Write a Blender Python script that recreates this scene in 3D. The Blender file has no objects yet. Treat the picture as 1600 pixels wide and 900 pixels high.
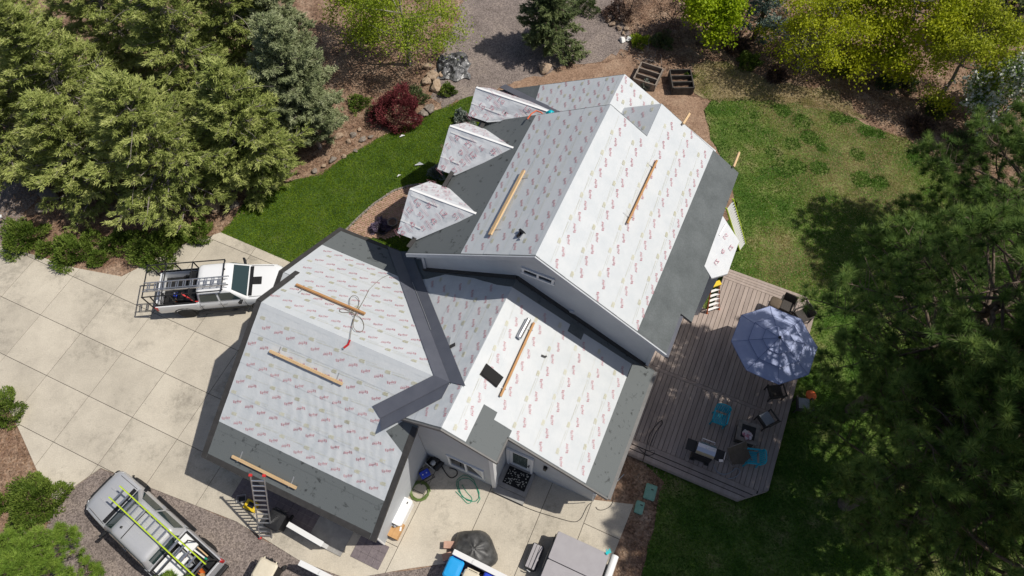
import bpy, math, random
import numpy as np
from mathutils import Vector, Matrix
R=math.radians
sc=bpy.context.scene
rng=np.random.default_rng(7); random.seed(7)
# ---------------------------------------------------------------- camera
H=28.0; TILT=R(28.13); ROLL=R(-0.47)
cam=bpy.data.objects.new('camera',bpy.data.cameras.new('camera')); sc.collection.objects.link(cam)
cam.location=(0,0,H); cam.data.sensor_width=36; cam.data.lens=36*1066/1600
cam.matrix_world=Matrix.Translation((0,0,H))@Matrix.Rotation(TILT,4,'X')@Matrix.Rotation(ROLL,4,'Z')
cam.data.clip_end=2000; sc.camera=cam
# ---------------------------------------------------------------- world, sun, exposure
SUN_EL=R(57)
w=bpy.data.worlds.new('World'); sc.world=w; w.use_nodes=True
nt=w.node_tree; bg=nt.nodes['Background']; sky=nt.nodes.new('ShaderNodeTexSky')
sky.sky_type='NISHITA'; sky.sun_disc=False; sky.sun_elevation=SUN_EL; sky.sun_rotation=R(90)
sky.altitude=300; sky.dust_density=2.2; sky.ozone_density=0.6; sky.air_density=0.8
nt.links.new(sky.outputs['Color'],bg.inputs['Color']); bg.inputs['Strength'].default_value=0.085
sl=bpy.data.lights.new('sun','SUN'); sl.energy=4.0; sl.angle=R(0.53); sl.color=(1,.95,.865)
sun=bpy.data.objects.new('sun',sl); sc.collection.objects.link(sun); sun.rotation_euler=(0,R(90)-SUN_EL,0); sun.location=(40,0,60)
vs=sc.view_settings; vs.view_transform='Standard'; vs.look='None'; vs.gamma=1; vs.exposure=0.0; vs.use_curve_mapping=False
sc.cycles.max_bounces=6; sc.cycles.transparent_max_bounces=6
# ---------------------------------------------------------------- coordinates
AN=R(-24.4); CA,SA=math.cos(AN),math.sin(AN)
def U(u,v,z=0): return (u*CA-v*SA,u*SA+v*CA,z)           # house axes (u along the eaves, v along the ridges) to world
def toUV(p): return (p[0]*CA+p[1]*SA,-p[0]*SA+p[1]*CA)
_m=(Matrix.Rotation(TILT,4,'X')@Matrix.Rotation(ROLL,4,'Z')).to_3x3()
def G(px,py,z=0.0):                                       # a point measured on the photograph, at height z, as a place in the world
    d=_m@Vector(((px-800)/1066,-(py-450)/1066,-1)); s=(z-H)/d.z
    return (d.x*s,d.y*s,z)
def GP(l,z=0.0): return [G(x,y,z)[:2] for x,y in l]
# ---------------------------------------------------------------- materials
def L(r,g,b): return tuple(((c/255)/12.92 if c/255<=.04045 else ((c/255+.055)/1.055)**2.4) for c in (r,g,b))+(1,)
def pmat(name,c1,c2=None,scale=3.0,rough=.8,bump=0.0,bscale=40.0,metal=0.0,spec=.4,c3=None,stretch=None,detail=6,lo=.35,hi=.65,coat=0,fine=0.0):
    m=bpy.data.materials.new(name); m.use_nodes=True; n=m.node_tree; b=n.nodes['Principled BSDF']
    b.inputs['Roughness'].default_value=rough; b.inputs['Metallic'].default_value=metal; b.inputs['Specular IOR Level'].default_value=spec
    if coat: b.inputs['Coat Weight'].default_value=coat; b.inputs['Coat Roughness'].default_value=.05
    c1=tuple(c1[:3])+(1,); b.inputs['Base Color'].default_value=c1
    tc=n.nodes.new('ShaderNodeTexCoord'); src=tc.outputs['Object']
    if stretch:
        mp=n.nodes.new('ShaderNodeMapping'); mp.inputs['Scale'].default_value=stretch; n.links.new(src,mp.inputs['Vector']); src=mp.outputs['Vector']
    if c2 is not None:
        no=n.nodes.new('ShaderNodeTexNoise'); no.inputs['Scale'].default_value=scale; no.inputs['Detail'].default_value=detail; no.inputs['Roughness'].default_value=.62
        n.links.new(src,no.inputs['Vector'])
        r=n.nodes.new('ShaderNodeValToRGB'); r.color_ramp.elements[0].position=lo; r.color_ramp.elements[1].position=hi
        r.color_ramp.elements[0].color=c1; r.color_ramp.elements[1].color=tuple(c2[:3])+(1,)
        if c3 is not None:
            e=r.color_ramp.elements.new((lo+hi)/2); e.color=tuple(c3[:3])+(1,)
        n.links.new(no.outputs['Fac'],r.inputs['Fac']); out=r.outputs['Color']
        if fine:
            n2=n.nodes.new('ShaderNodeTexNoise'); n2.inputs['Scale'].default_value=scale*14; n2.inputs['Detail'].default_value=3; n.links.new(src,n2.inputs['Vector'])
            mr=n.nodes.new('ShaderNodeMapRange'); mr.inputs['From Min'].default_value=.3; mr.inputs['From Max'].default_value=.7; mr.inputs['To Min'].default_value=1-fine; mr.inputs['To Max'].default_value=1+fine
            n.links.new(n2.outputs['Fac'],mr.inputs['Value'])
            vm=n.nodes.new('ShaderNodeVectorMath'); vm.operation='SCALE'; n.links.new(out,vm.inputs[0]); n.links.new(mr.outputs['Result'],vm.inputs['Scale']); out=vm.outputs['Vector']
        n.links.new(out,b.inputs['Base Color'])
    if bump:
        nb=n.nodes.new('ShaderNodeTexNoise'); nb.inputs['Scale'].default_value=bscale; nb.inputs['Detail'].default_value=4; n.links.new(src,nb.inputs['Vector'])
        bp=n.nodes.new('ShaderNodeBump'); bp.inputs['Strength'].default_value=bump; bp.inputs['Distance'].default_value=.03
        n.links.new(nb.outputs['Fac'],bp.inputs['Height']); n.links.new(bp.outputs['Normal'],b.inputs['Normal'])
    return m
def leafmat(name,cs,transl=.25,rough=.6,tcol=None):
    m=bpy.data.materials.new(name); m.use_nodes=True; n=m.node_tree; b=n.nodes['Principled BSDF']; b.inputs['Roughness'].default_value=rough; b.inputs['Specular IOR Level'].default_value=.25
    at=n.nodes.new('ShaderNodeAttribute'); at.attribute_name='tint'
    r=n.nodes.new('ShaderNodeValToRGB'); e=r.color_ramp.elements
    e[0].color=tuple(cs[0][:3])+(1,); e[1].color=tuple(cs[-1][:3])+(1,)
    for i,c in enumerate(cs[1:-1]): x=e.new((i+1)/(len(cs)-1)); x.color=tuple(c[:3])+(1,)
    n.links.new(at.outputs['Fac'],r.inputs['Fac']); n.links.new(r.outputs['Color'],b.inputs['Base Color'])
    t=n.nodes.new('ShaderNodeBsdfTranslucent'); n.links.new(r.outputs['Color'],t.inputs['Color'])
    mx=n.nodes.new('ShaderNodeMixShader'); mx.inputs[0].default_value=transl
    n.links.new(b.outputs[0],mx.inputs[1]); n.links.new(t.outputs[0],mx.inputs[2]); n.links.new(mx.outputs[0],n.nodes['Material Output'].inputs['Surface'])
    return m
def glassmat(name,c,rough=.05):
    return pmat(name,c,rough=rough,spec=.8)
M={}
M['paper']=pmat('white_underlayment',(.51,.54,.56),(.565,.587,.60),1.6,rough=.5,bump=.10,bscale=9,spec=.45)
M['paper_wr']=pmat('wrinkled_underlayment',(.51,.54,.56),(.57,.59,.60),2.2,rough=.40,bump=.25,bscale=9,spec=.5)
M['wrap']=pmat('foil_wrap',(.58,.60,.625),(.645,.66,.675),2.5,rough=.42,bump=.4,bscale=5,spec=.5)
M['membrane']=pmat('grey_membrane',(.088,.100,.103),(.122,.136,.140),1.3,rough=.75,bump=.12,bscale=60,fine=.12)
M['scuff']=pmat('membrane_scuffed',(.035,.038,.039),(.128,.141,.143),4.0,rough=.78,bump=.2,bscale=30,lo=.30,hi=.42)
M['red']=pmat('red_print',(.44,.10,.14),(.53,.23,.26),14,rough=.5)
M['yellow']=pmat('yellow_print',(.555,.53,.36),(.58,.575,.47),10,rough=.5)
M['redwrap']=pmat('red_wrap_print',(.48,.15,.20),(.57,.34,.38),12,rough=.5)
M['metal_valley']=pmat('slate_sheet_metal',(.098,.104,.128),(.115,.121,.146),2,rough=.42,metal=.0,spec=.5)
M['drip']=pmat('dark_drip_edge',(.040,.038,.036),(.055,.052,.050),5,rough=.6)
M['fascia']=pmat('grey_fascia',(.16,.155,.15),(.20,.195,.19),3,rough=.6)
M['fascia_l']=pmat('pale_grey_fascia',(.44,.46,.49),(.50,.52,.55),3,rough=.55)
M['soffit']=pmat('soffit_paint',(.35,.36,.38),rough=.7)
M['trim']=pmat('white_trim',(.74,.75,.75),(.78,.78,.78),4,rough=.5)
M['glass']=glassmat('dark_glass',(.012,.015,.018))
M['blind']=pmat('window_blind',(.62,.62,.60),rough=.6)
M['lumber']=pmat('pine_lumber',(.56,.37,.19),(.68,.49,.28),2.0,rough=.7,stretch=(1,14,14),bump=.1,bscale=20)
M['lumber_o']=pmat('aged_orange_lumber',(.40,.20,.075),(.50,.28,.12),2.0,rough=.7,stretch=(1,14,14))
M['black']=pmat('black_plastic',(.012,.012,.013),(.02,.02,.021),5,rough=.45)
M['blackmetal']=pmat('black_steel',(.018,.018,.019),rough=.45,spec=.5)
M['rubber']=pmat('tyre_rubber',(.02,.02,.02),(.032,.031,.03),12,rough=.85,bump=.3,bscale=30)
M['alu']=pmat('aluminium',(.62,.63,.65),rough=.32,metal=.85)
M['steel']=pmat('brushed_steel',(.55,.55,.57),rough=.28,metal=.9)
M['galv']=pmat('galvanised',(.45,.46,.47),rough=.45,metal=.5)
M['white']=pmat('white_plastic',(.78,.78,.77),rough=.4)
M['whitepaint']=pmat('white_car_paint',(.76,.77,.78),rough=.3,spec=.5,coat=.6)
M['silverpaint']=pmat('silver_car_paint',(.50,.505,.52),(.53,.535,.55),40,rough=.38,metal=.25,coat=.5)
M['redlens']=pmat('red_lens',(.42,.012,.015),rough=.2,spec=.6)
M['clearlens']=pmat('clear_lens',(.6,.62,.64),rough=.1,spec=.8)
M['autoglass']=glassmat('auto_glass',(.025,.045,.045),.04)
M['green_l']=pmat('lime_rail',(.50,.66,.03),rough=.45)
M['orange']=pmat('orange_fibreglass',(.55,.12,.02),rough=.5)
M['yellowp']=pmat('yellow_plastic',(.72,.50,.02),rough=.5)
M['redp']=pmat('red_plastic',(.55,.03,.03),rough=.5)
M['teal']=pmat('teal_plastic',(.015,.34,.44),(.02,.38,.48),6,rough=.5)
M['bluebin']=pmat('sky_blue_plastic',(.015,.33,.72),rough=.45)
M['blue']=pmat('blue_enamel',(.03,.07,.55),rough=.35)
M['card']=pmat('cardboard',(.48,.27,.11),(.55,.33,.15),5,rough=.85)
M['cream']=pmat('cream_vinyl',(.62,.55,.42),(.66,.60,.47),6,rough=.6)
M['tarp']=pmat('black_tarp',(.03,.03,.03),(.10,.10,.10),3.0,rough=.5,bump=.9,bscale=5,spec=.5)
M['foiltarp']=pmat('grey_plastic_sheeting',(.02,.02,.021),(.22,.22,.225),3.2,rough=.35,bump=1.0,bscale=4,spec=.6,lo=.42,hi=.62)
M['tubcover']=pmat('hot_tub_cover',(.34,.322,.335),(.37,.352,.365),3,rough=.6,bump=.06,bscale=50)
M['wicker']=pmat('dark_wicker',(.035,.03,.027),(.07,.06,.052),30,rough=.7,bump=.4,bscale=80)
M['canvas']=pmat('brown_canvas',(.10,.075,.05),(.14,.105,.075),6,rough=.85,bump=.15,bscale=30)
M['greycloth']=pmat('grey_cloth',(.28,.30,.33),(.36,.38,.40),5,rough=.9)
M['umbrella']=pmat('blue_umbrella_canvas',(.36,.41,.60),(.40,.45,.64),3,rough=.85,bump=.06,bscale=40)
M['umbseam']=pmat('umbrella_seam',(.19,.23,.40),rough=.8)
M['hosegreen']=pmat('green_hose',(.02,.30,.18),rough=.4)
M['hoseolive']=pmat('olive_hose',(.13,.19,.05),rough=.45)
M['lidgreen']=pmat('green_utility_lid',(.17,.36,.27),(.24,.43,.33),6,rough=.6)
M['rope']=pmat('grey_rope',(.20,.17,.13),rough=.8)
M['concrete']=None
M['mat']=pmat('black_door_mat',(.015,.015,.015),rough=.9)
M['tile']=pmat('mauve_paver',(.15,.125,.135),(.20,.17,.175),8,rough=.85,bump=.2,bscale=30,fine=.15)
M['darkslab']=pmat('dark_rubber_paver',(.10,.09,.09),(.14,.125,.125),6,rough=.9)
M['step']=pmat('grey_concrete_step',(.26,.25,.24),(.34,.33,.31),3,rough=.9,bump=.1,bscale=50)
M['deck']=pmat('composite_deck_board',(.315,.255,.22),(.39,.32,.28),2.0,rough=.8,stretch=(3,.6,1),bump=.1,bscale=40)
M['brick']=pmat('walk_brick',(.36,.21,.15),(.50,.33,.25),5,rough=.9,bump=.2,bscale=40,fine=.2)
M['wood_dark']=pmat('weathered_timber',(.045,.04,.035),(.09,.08,.07),4,rough=.9,bump=.3,bscale=20)
M['wood_grey']=pmat('grey_timber',(.20,.165,.135),(.30,.25,.21),4,rough=.9,bump=.3,bscale=20)
M['soil']=pmat('garden_soil',(.10,.062,.042),(.20,.13,.09),8,rough=1,bump=.6,bscale=20)
M['rock']=pmat('tan_rock',(.30,.21,.14),(.44,.34,.25),3,rough=.95,bump=.6,bscale=9,fine=.15)
M['rockgrey']=pmat('grey_rock',(.17,.14,.115),(.30,.26,.22),3,rough=.95,bump=.6,bscale=9,fine=.15)
M['rockwhite']=pmat('white_rock',(.70,.69,.66),(.80,.79,.77),4,rough=.9,bump=.5,bscale=8)
M['bark']=pmat('bark',(.085,.06,.045),(.20,.15,.115),6,rough=1,bump=.6,bscale=14)
M['barkgrey']=pmat('grey_bark',(.20,.17,.15),(.36,.32,.29),6,rough=1,bump=.4,bscale=14)
# siding: horizontal laps as fine relief
def siding():
    m=pmat('lap_siding',(.47,.495,.52),(.52,.54,.56),1.5,rough=.65); n=m.node_tree; b=n.nodes['Principled BSDF']
    tc=n.nodes.new('ShaderNodeTexCoord'); wv=n.nodes.new('ShaderNodeTexWave'); wv.bands_direction='Z'; wv.wave_profile='SAW'; wv.inputs['Scale'].default_value=2.2
    n.links.new(tc.outputs['Object'],wv.inputs['Vector']); bp=n.nodes.new('ShaderNodeBump'); bp.inputs['Strength'].default_value=.5; bp.inputs['Distance'].default_value=.02
    n.links.new(wv.outputs['Fac'],bp.inputs['Height']); n.links.new(bp.outputs['Normal'],b.inputs['Normal']); return m
M['siding']=siding()
def ground_mat(name,cols,scale,bump,bscale,vor=None,fine=.25,pos=None):
    m=bpy.data.materials.new(name); m.use_nodes=True; n=m.node_tree; b=n.nodes['Principled BSDF']; b.inputs['Roughness'].default_value=.95; b.inputs['Specular IOR Level'].default_value=.15
    tc=n.nodes.new('ShaderNodeTexCoord'); o=tc.outputs['Object']
    no=n.nodes.new('ShaderNodeTexNoise'); no.inputs['Scale'].default_value=scale; no.inputs['Detail'].default_value=9; no.inputs['Roughness'].default_value=.7; n.links.new(o,no.inputs['Vector'])
    r=n.nodes.new('ShaderNodeValToRGB'); e=r.color_ramp.elements; pos=pos or [.3+.4*i/(len(cols)-1) for i in range(len(cols))]
    e[0].position=pos[0]; e[0].color=tuple(cols[0])+(1,); e[1].position=pos[-1]; e[1].color=tuple(cols[-1])+(1,)
    for p,c in zip(pos[1:-1],cols[1:-1]): x=e.new(p); x.color=tuple(c)+(1,)
    n.links.new(no.outputs['Fac'],r.inputs['Fac'])
    if vor:
        v=n.nodes.new('ShaderNodeTexVoronoi'); v.inputs['Scale'].default_value=vor; n.links.new(o,v.inputs['Vector']); f=v.outputs['Color']
        sx=n.nodes.new('ShaderNodeSeparateColor'); n.links.new(f,sx.inputs[0]); f=sx.outputs[0]; lo,hi=0,1
    else:
        v=n.nodes.new('ShaderNodeTexNoise'); v.inputs['Scale'].default_value=bscale*.8; v.inputs['Detail'].default_value=3; n.links.new(o,v.inputs['Vector']); f=v.outputs['Fac']; lo,hi=.3,.7
    mr=n.nodes.new('ShaderNodeMapRange'); mr.inputs['From Min'].default_value=lo; mr.inputs['From Max'].default_value=hi; mr.inputs['To Min'].default_value=1-fine; mr.inputs['To Max'].default_value=1+fine
    n.links.new(f,mr.inputs['Value']); vm=n.nodes.new('ShaderNodeVectorMath'); vm.operation='SCALE'; n.links.new(r.outputs['Color'],vm.inputs[0]); n.links.new(mr.outputs['Result'],vm.inputs['Scale'])
    n.links.new(vm.outputs['Vector'],b.inputs['Base Color'])
    nb=n.nodes.new('ShaderNodeTexNoise'); nb.inputs['Scale'].default_value=bscale; nb.inputs['Detail'].default_value=5; n.links.new(o,nb.inputs['Vector'])
    bp=n.nodes.new('ShaderNodeBump'); bp.inputs['Strength'].default_value=bump; bp.inputs['Distance'].default_value=.05; n.links.new(nb.outputs['Fac'],bp.inputs['Height']); n.links.new(bp.outputs['Normal'],b.inputs['Normal'])
    return m
M['baresoil']=ground_mat('bare_brown_soil',[(.19,.12,.08),(.29,.19,.13),(.36,.255,.18)],.8,.6,16,fine=.25)
M['dryverge']=ground_mat('dry_verge_soil',[(.12,.10,.045),(.24,.195,.11),(.33,.26,.16)],.9,.6,18,fine=.35)
M['mulch']=ground_mat('bark_mulch_soil',[(.09,.058,.042),(.20,.125,.085),(.29,.20,.14),(.38,.285,.215)],1.1,.9,14,fine=.45)
M['gravel']=ground_mat('grey_gravel',[(.17,.14,.125),(.235,.195,.175),(.29,.24,.205)],.9,.8,30,vor=22,fine=.42)
M['turf']=ground_mat('turf_soil',[(.030,.055,.012),(.055,.10,.018),(.09,.12,.035)],1.1,.6,18,fine=.35)
M['turfdry']=ground_mat('dry_turf',[(.055,.11,.018),(.12,.17,.04),(.24,.215,.10)],.55,.6,18,fine=.35,pos=[.42,.55,.68])
def concrete(name,tint,off):
    m=ground_mat(name,[tuple(c*tint for c in q) for q in ((.36,.325,.27),(.47,.425,.35),(.53,.48,.395),(.57,.52,.43))],.55,.15,25,fine=.09,pos=[.27,.42,.56,.70]); n=m.node_tree; b=n.nodes['Principled BSDF']
    src=b.inputs['Base Color'].links[0].from_socket; tc=[x for x in n.nodes if x.type=='TEX_COORD'][0]
    mp=n.nodes.new('ShaderNodeMapping'); mp.inputs['Location'].default_value=(off,off*2,0); n.links.new(tc.outputs['Object'],mp.inputs['Vector'])
    a=n.nodes.new('ShaderNodeTexNoise'); a.inputs['Scale'].default_value=.35; a.inputs['Detail'].default_value=2; n.links.new(mp.outputs['Vector'],a.inputs['Vector'])
    d=n.nodes.new('ShaderNodeTexNoise'); d.inputs['Scale'].default_value=3.2; d.inputs['Detail'].default_value=8; d.inputs['Roughness'].default_value=.75; n.links.new(mp.outputs['Vector'],d.inputs['Vector'])
    mu=n.nodes.new('ShaderNodeMath'); mu.operation='MULTIPLY'; n.links.new(a.outputs['Fac'],mu.inputs[0]); n.links.new(d.outputs['Fac'],mu.inputs[1])
    mr=n.nodes.new('ShaderNodeMapRange'); mr.inputs['From Min'].default_value=.27; mr.inputs['From Max'].default_value=.40; mr.inputs['To Min'].default_value=1.0; mr.inputs['To Max'].default_value=.70; n.links.new(mu.outputs[0],mr.inputs['Value'])
    pv=n.nodes.new('ShaderNodeTexVoronoi'); pv.inputs['Scale'].default_value=2.6; n.links.new(mp.outputs['Vector'],pv.inputs['Vector'])
    pr=n.nodes.new('ShaderNodeMapRange'); pr.inputs['From Min'].default_value=.03; pr.inputs['From Max'].default_value=.075; pr.inputs['To Min'].default_value=.62; pr.inputs['To Max'].default_value=1; n.links.new(pv.outputs['Distance'],pr.inputs['Value'])
    m2=n.nodes.new('ShaderNodeMath'); m2.operation='MULTIPLY'; n.links.new(mr.outputs['Result'],m2.inputs[0]); n.links.new(pr.outputs['Result'],m2.inputs[1])
    vm=n.nodes.new('ShaderNodeVectorMath'); vm.operation='SCALE'; n.links.new(src,vm.inputs[0]); n.links.new(m2.outputs[0],vm.inputs['Scale']); n.links.new(vm.outputs['Vector'],b.inputs['Base Color'])
    return m
CONC=[concrete('concrete_slab_a',1.0,0),concrete('concrete_slab_b',.95,5.3),concrete('concrete_slab_c',1.03,9.1)]
# ---------------------------------------------------------------- mesh helpers
class MB:
    def __init__(s): s.v=[]; s.f=[]; s.m=[]
    def poly(s,pts,mi=0):
        n=len(s.v); s.v+= [tuple(p) for p in pts]; s.f.append(tuple(range(n,n+len(pts)))); s.m.append(mi); return s
    def hexa(s,b,t,mi=0):                                   # bottom and top rings, closed
        k=len(b); n=len(s.v); s.v+=[tuple(p) for p in b]+[tuple(p) for p in t]
        s.f.append(tuple(range(n+k-1,n-1,-1))); s.f.append(tuple(range(n+k,n+2*k)))
        for i in range(k): j=(i+1)%k; s.f.append((n+i,n+j,n+k+j,n+k+i))
        s.m+=[mi]*(k+2); return s
    def prism(s,xy,z0,z1,mi=0):
        a=sum(xy[i][0]*xy[(i+1)%len(xy)][1]-xy[(i+1)%len(xy)][0]*xy[i][1] for i in range(len(xy)))
        if a<0: xy=xy[::-1]
        return s.hexa([(x,y,z0) for x,y in xy],[(x,y,z1) for x,y in xy],mi)
    def box(s,c,d,rz=0,mi=0):
        cx,cy,cz=c; x,y,z=d[0]/2,d[1]/2,d[2]/2; co,si=math.cos(rz),math.sin(rz)
        q=[(cx+a*co-b*si,cy+a*si+b*co) for a,b in ((-x,-y),(x,-y),(x,y),(-x,y))]
        return s.hexa([(a,b,cz-z) for a,b in q],[(a,b,cz+z) for a,b in q],mi)
    def bar(s,p,q,wd,ht,up=(0,0,1),mi=0):                   # rectangular bar from p to q, centred
        p,q,up=Vector(p),Vector(q),Vector(up); d=(q-p).normalized(); sd=d.cross(up)
        if sd.length<1e-5: sd=d.cross(Vector((1,0,0)))
        sd.normalize(); up=sd.cross(d); a,b=sd*wd/2,up*ht/2
        return s.hexa([p-a-b,p+a-b,p+a+b,p-a+b],[q-a-b,q+a-b,q+a+b,q-a+b],mi)
    def loft(s,rings,mi=0,caps=True):
        k=len(rings[0]); n=len(s.v)
        for r in rings: s.v+=[tuple(p) for p in r]
        for i in range(len(rings)-1):
            for j in range(k):
                l=(j+1)%k; a=n+i*k; s.f.append((a+j,a+l,a+k+l,a+k+j)); s.m.append(mi)
        if caps:
            s.f.append(tuple(range(n+k-1,n-1,-1))); e=n+(len(rings)-1)*k; s.f.append(tuple(range(e,e+k))); s.m+=[mi]*2
        return s
    def tube(s,pts,r,n=6,mi=0):
        pts=[Vector(p) for p in pts]; rr=r if hasattr(r,'__len__') else [r]*len(pts); rings=[]; ref=None
        for i,p in enumerate(pts):
            d=(pts[min(i+1,len(pts)-1)]-pts[max(i-1,0)])
            if d.length<1e-9: d=Vector((0,0,1))
            d.normalize()
            if ref is None: ref=Vector((0,0,1)) if abs(d.z)<.9 else Vector((1,0,0))
            a=d.cross(ref); 
            if a.length<1e-4: a=d.cross(Vector((0,1,.3)))
            a.normalize(); b=d.cross(a); ref=-b if False else ref
            rings.append([p+(a*math.cos(2*math.pi*k/n)+b*math.sin(2*math.pi*k/n))*rr[i] for k in range(n)])
        return s.loft(rings,mi)
    def lathe(s,prof,c=(0,0,0),axis='z',n=16,mi=0):
        rings=[]
        for r,h in prof:
            ring=[]
            for k in range(n):
                a=2*math.pi*k/n; x,y=r*math.cos(a),r*math.sin(a)
                ring.append((c[0]+x,c[1]+y,c[2]+h) if axis=='z' else (c[0]+x,c[1]+h,c[2]+y) if axis=='y' else (c[0]+h,c[1]+x,c[2]+y))
            rings.append(ring)
        return s.loft(rings,mi)
    def build(s,name,mats,parent=None,off=None,smooth=False,bevel=0,kind=None,label=None,recalc=True):
        me=bpy.data.meshes.new(name); vv=s.v
        if off: vv=[(a-off[0],b-off[1],c-off[2]) for a,b,c in vv]
        me.from_pydata(vv,[],s.f); 
        for m in (mats if isinstance(mats,(list,tuple)) else [mats]): me.materials.append(m if not isinstance(m,str) else M[m])
        if len(me.materials)>1: me.polygons.foreach_set('material_index',s.m)
        if recalc:
            import bmesh
            b=bmesh.new(); b.from_mesh(me); bmesh.ops.recalc_face_normals(b,faces=b.faces); b.to_mesh(me); b.free()
        if smooth: me.polygons.foreach_set('use_smooth',[True]*len(me.polygons))
        me.update(); o=bpy.data.objects.new(name,me); sc.collection.objects.link(o)
        if parent: o.parent=parent
        if bevel:
            bv=o.modifiers.new('bevel','BEVEL'); bv.width=bevel; bv.segments=2; bv.limit_method='ANGLE'; bv.angle_limit=R(40)
        if kind: o['kind']=kind
        if label: o['label']=label
        return o
def tag(o,label,cat,group=None):
    o['label']=label; o['category']=cat
    if group: o['group']=group
    return o
def thing(name,label,cat,loc=(0,0,0),rz=0,group=None):
    o=bpy.data.objects.new(name,None); o.empty_display_size=.3; sc.collection.objects.link(o); o.location=loc; o.rotation_euler=(0,0,rz); return tag(o,label,cat,group)
def copy_tree(o,parent=None):
    c=o.copy(); sc.collection.objects.link(c)
    if parent: c.parent=parent
    for ch in list(o.children): copy_tree(ch,c)
    return c
def clip(poly,lo,hi,ax):                                    # keep the part of a polygon with lo<=p[ax]<=hi
    for s,t in ((1,lo),(-1,hi)):
        out=[]; n=len(poly)
        for i in range(n):
            a,b=poly[i],poly[(i+1)%n]; da,db=s*(a[ax]-t),s*(b[ax]-t)
            if da>=0: out.append(a)
            if (da>0 and db<0) or (da<0 and db>0):
                k=da/(da-db); out.append(tuple(a[j]+(b[j]-a[j])*k for j in range(len(a))))
        poly=out
        if len(poly)<3: return []
    return poly
def area(p): return .5*sum(p[i][0]*p[(i+1)%len(p)][1]-p[(i+1)%len(p)][0]*p[i][1] for i in range(len(p)))
def inpoly(x,y,P):
    c=False; n=len(P)
    for i in range(n):
        x1,y1=P[i][:2]; x2,y2=P[(i+1)%n][:2]
        if (y1>y)!=(y2>y) and x<(x2-x1)*(y-y1)/(y2-y1)+x1: c=not c
    return c
def inpoly_np(X,Y,P):
    c=np.zeros(len(X),bool); n=len(P)
    for i in range(n):
        x1,y1=P[i][:2]; x2,y2=P[(i+1)%n][:2]
        if y1==y2: continue
        k=((y1>Y)!=(y2>Y))&(X<(x2-x1)*(Y-y1)/(y2-y1)+x1); c^=k
    return c
def npmesh(name,V,F,mat,parent=None,tint=None,smooth=False,mi=None):   # V (n,3), F (m,k) of one face size
    me=bpy.data.meshes.new(name); n=len(V); m,k=F.shape
    me.vertices.add(n); me.vertices.foreach_set('co',np.ascontiguousarray(V,dtype=np.float32).ravel())
    me.loops.add(m*k); me.loops.foreach_set('vertex_index',np.ascontiguousarray(F,dtype=np.int32).ravel())
    me.polygons.add(m); me.polygons.foreach_set('loop_start',np.arange(0,m*k,k,dtype=np.int32)); me.polygons.foreach_set('loop_total',np.full(m,k,dtype=np.int32))
    for q in (mat if isinstance(mat,(list,tuple)) else [mat]): me.materials.append(q)
    if mi is not None: me.polygons.foreach_set('material_index',mi.astype(np.int32))
    me.update(calc_edges=True)
    if tint is not None:
        a=me.attributes.new('tint','FLOAT','FACE'); a.data.foreach_set('value',tint.astype(np.float32))
    o=bpy.data.objects.new(name,me); sc.collection.objects.link(o)
    if parent: o.parent=parent
    return o
def unit(a): return a/np.maximum(np.linalg.norm(a,axis=-1,keepdims=True),1e-9)
def leaves(P,D,S,W,quad=True,flat=0):                              # rhombic leaves: root P, direction D, length S, width W
    n=len(P); rv=rng.normal(size=(n,3))*(1 if not flat else 1/flat)+(np.array([0,0,1.]) if flat else 0); side=unit(np.cross(D,rv)); S=np.broadcast_to(S,(n,))[:,None]; W=np.broadcast_to(W,(n,))[:,None]
    if quad:
        V=np.stack([P,P+D*S*.5+side*W*.5,P+D*S,P+D*S*.5-side*W*.5],1).reshape(-1,3); F=np.arange(4*n).reshape(n,4)
    else:
        V=np.stack([P-side*W*.5,P+side*W*.5,P+D*S],1).reshape(-1,3); F=np.arange(3*n).reshape(n,3)
    return V,F
# ---------------------------------------------------------------- the ground and what lies on it
def sheet(name,poly,z,mat,kind='structure',nsub=0):
    mb=MB(); mb.poly([(x,y,z) for x,y in poly]); o=mb.build(name,mat,recalc=False)
    if area(poly)<0: o.data.flip_normals()
    o['kind']=kind; return o
def rough(poly,step=.5,amp=.12):                            # natural wavy edge
    out=[]; n=len(poly)
    for i in range(n):
        a,b=poly[i],poly[(i+1)%n]; d=math.dist(a,b); k=max(1,min(60,int(d/step)))
        for j in range(k):
            t=j/k; out.append((a[0]+(b[0]-a[0])*t+random.uniform(-amp,amp)*(d>1),a[1]+(b[1]-a[1])*t+random.uniform(-amp,amp)*(d>1)))
    return out
sheet('ground',[(-400,-300),(400,-300),(400,500),(-400,500)],-.045,M['mulch'])
lawnA=GP([(345,363),(385,315),(440,288),(500,270),(540,245),(590,215),(640,193),(690,168),(735,150),(790,150),(790,260),(700,330),(640,400),(560,420),(450,409)])
lawnB=GP([(1100,172),(1112,155),(1200,148),(1290,158),(1350,195),(1420,215),(1480,270),(1600,330),(1750,420),(1900,1100),(1000,1100),(1003,900),(1025,810),(1040,750),(1000,720),(1000,600),(1100,400),(1150,330),(1140,270),(1110,215)])
sheet('front_lawn',rough(lawnA),-.030,M['turf']); sheet('back_lawn',rough(lawnB),-.030,M['turfdry'])
sheet('gravel_path',rough(GP([(690,168),(668,130),(685,95),(715,20),(735,-30),(965,-30),(975,30),(985,75),(940,92),(880,100),(850,118),(800,128),(740,150)]),.4,.25),-.034,M['gravel'])
sheet('gravel_verge',rough(GP([(-160,240),(20,262),(62,285),(40,330),(5,388),(-160,388)]),.5,.3),-.034,M['gravel'])
sheet('gravel_drive',rough(GP([(75,800),(83,783),(157,731),(235,762),(370,815),(470,877),(545,905),(640,889),(760,875),(830,1000),(800,1200),(100,1200),(60,900)]),.6,.05),-.034,M['gravel'])
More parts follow.
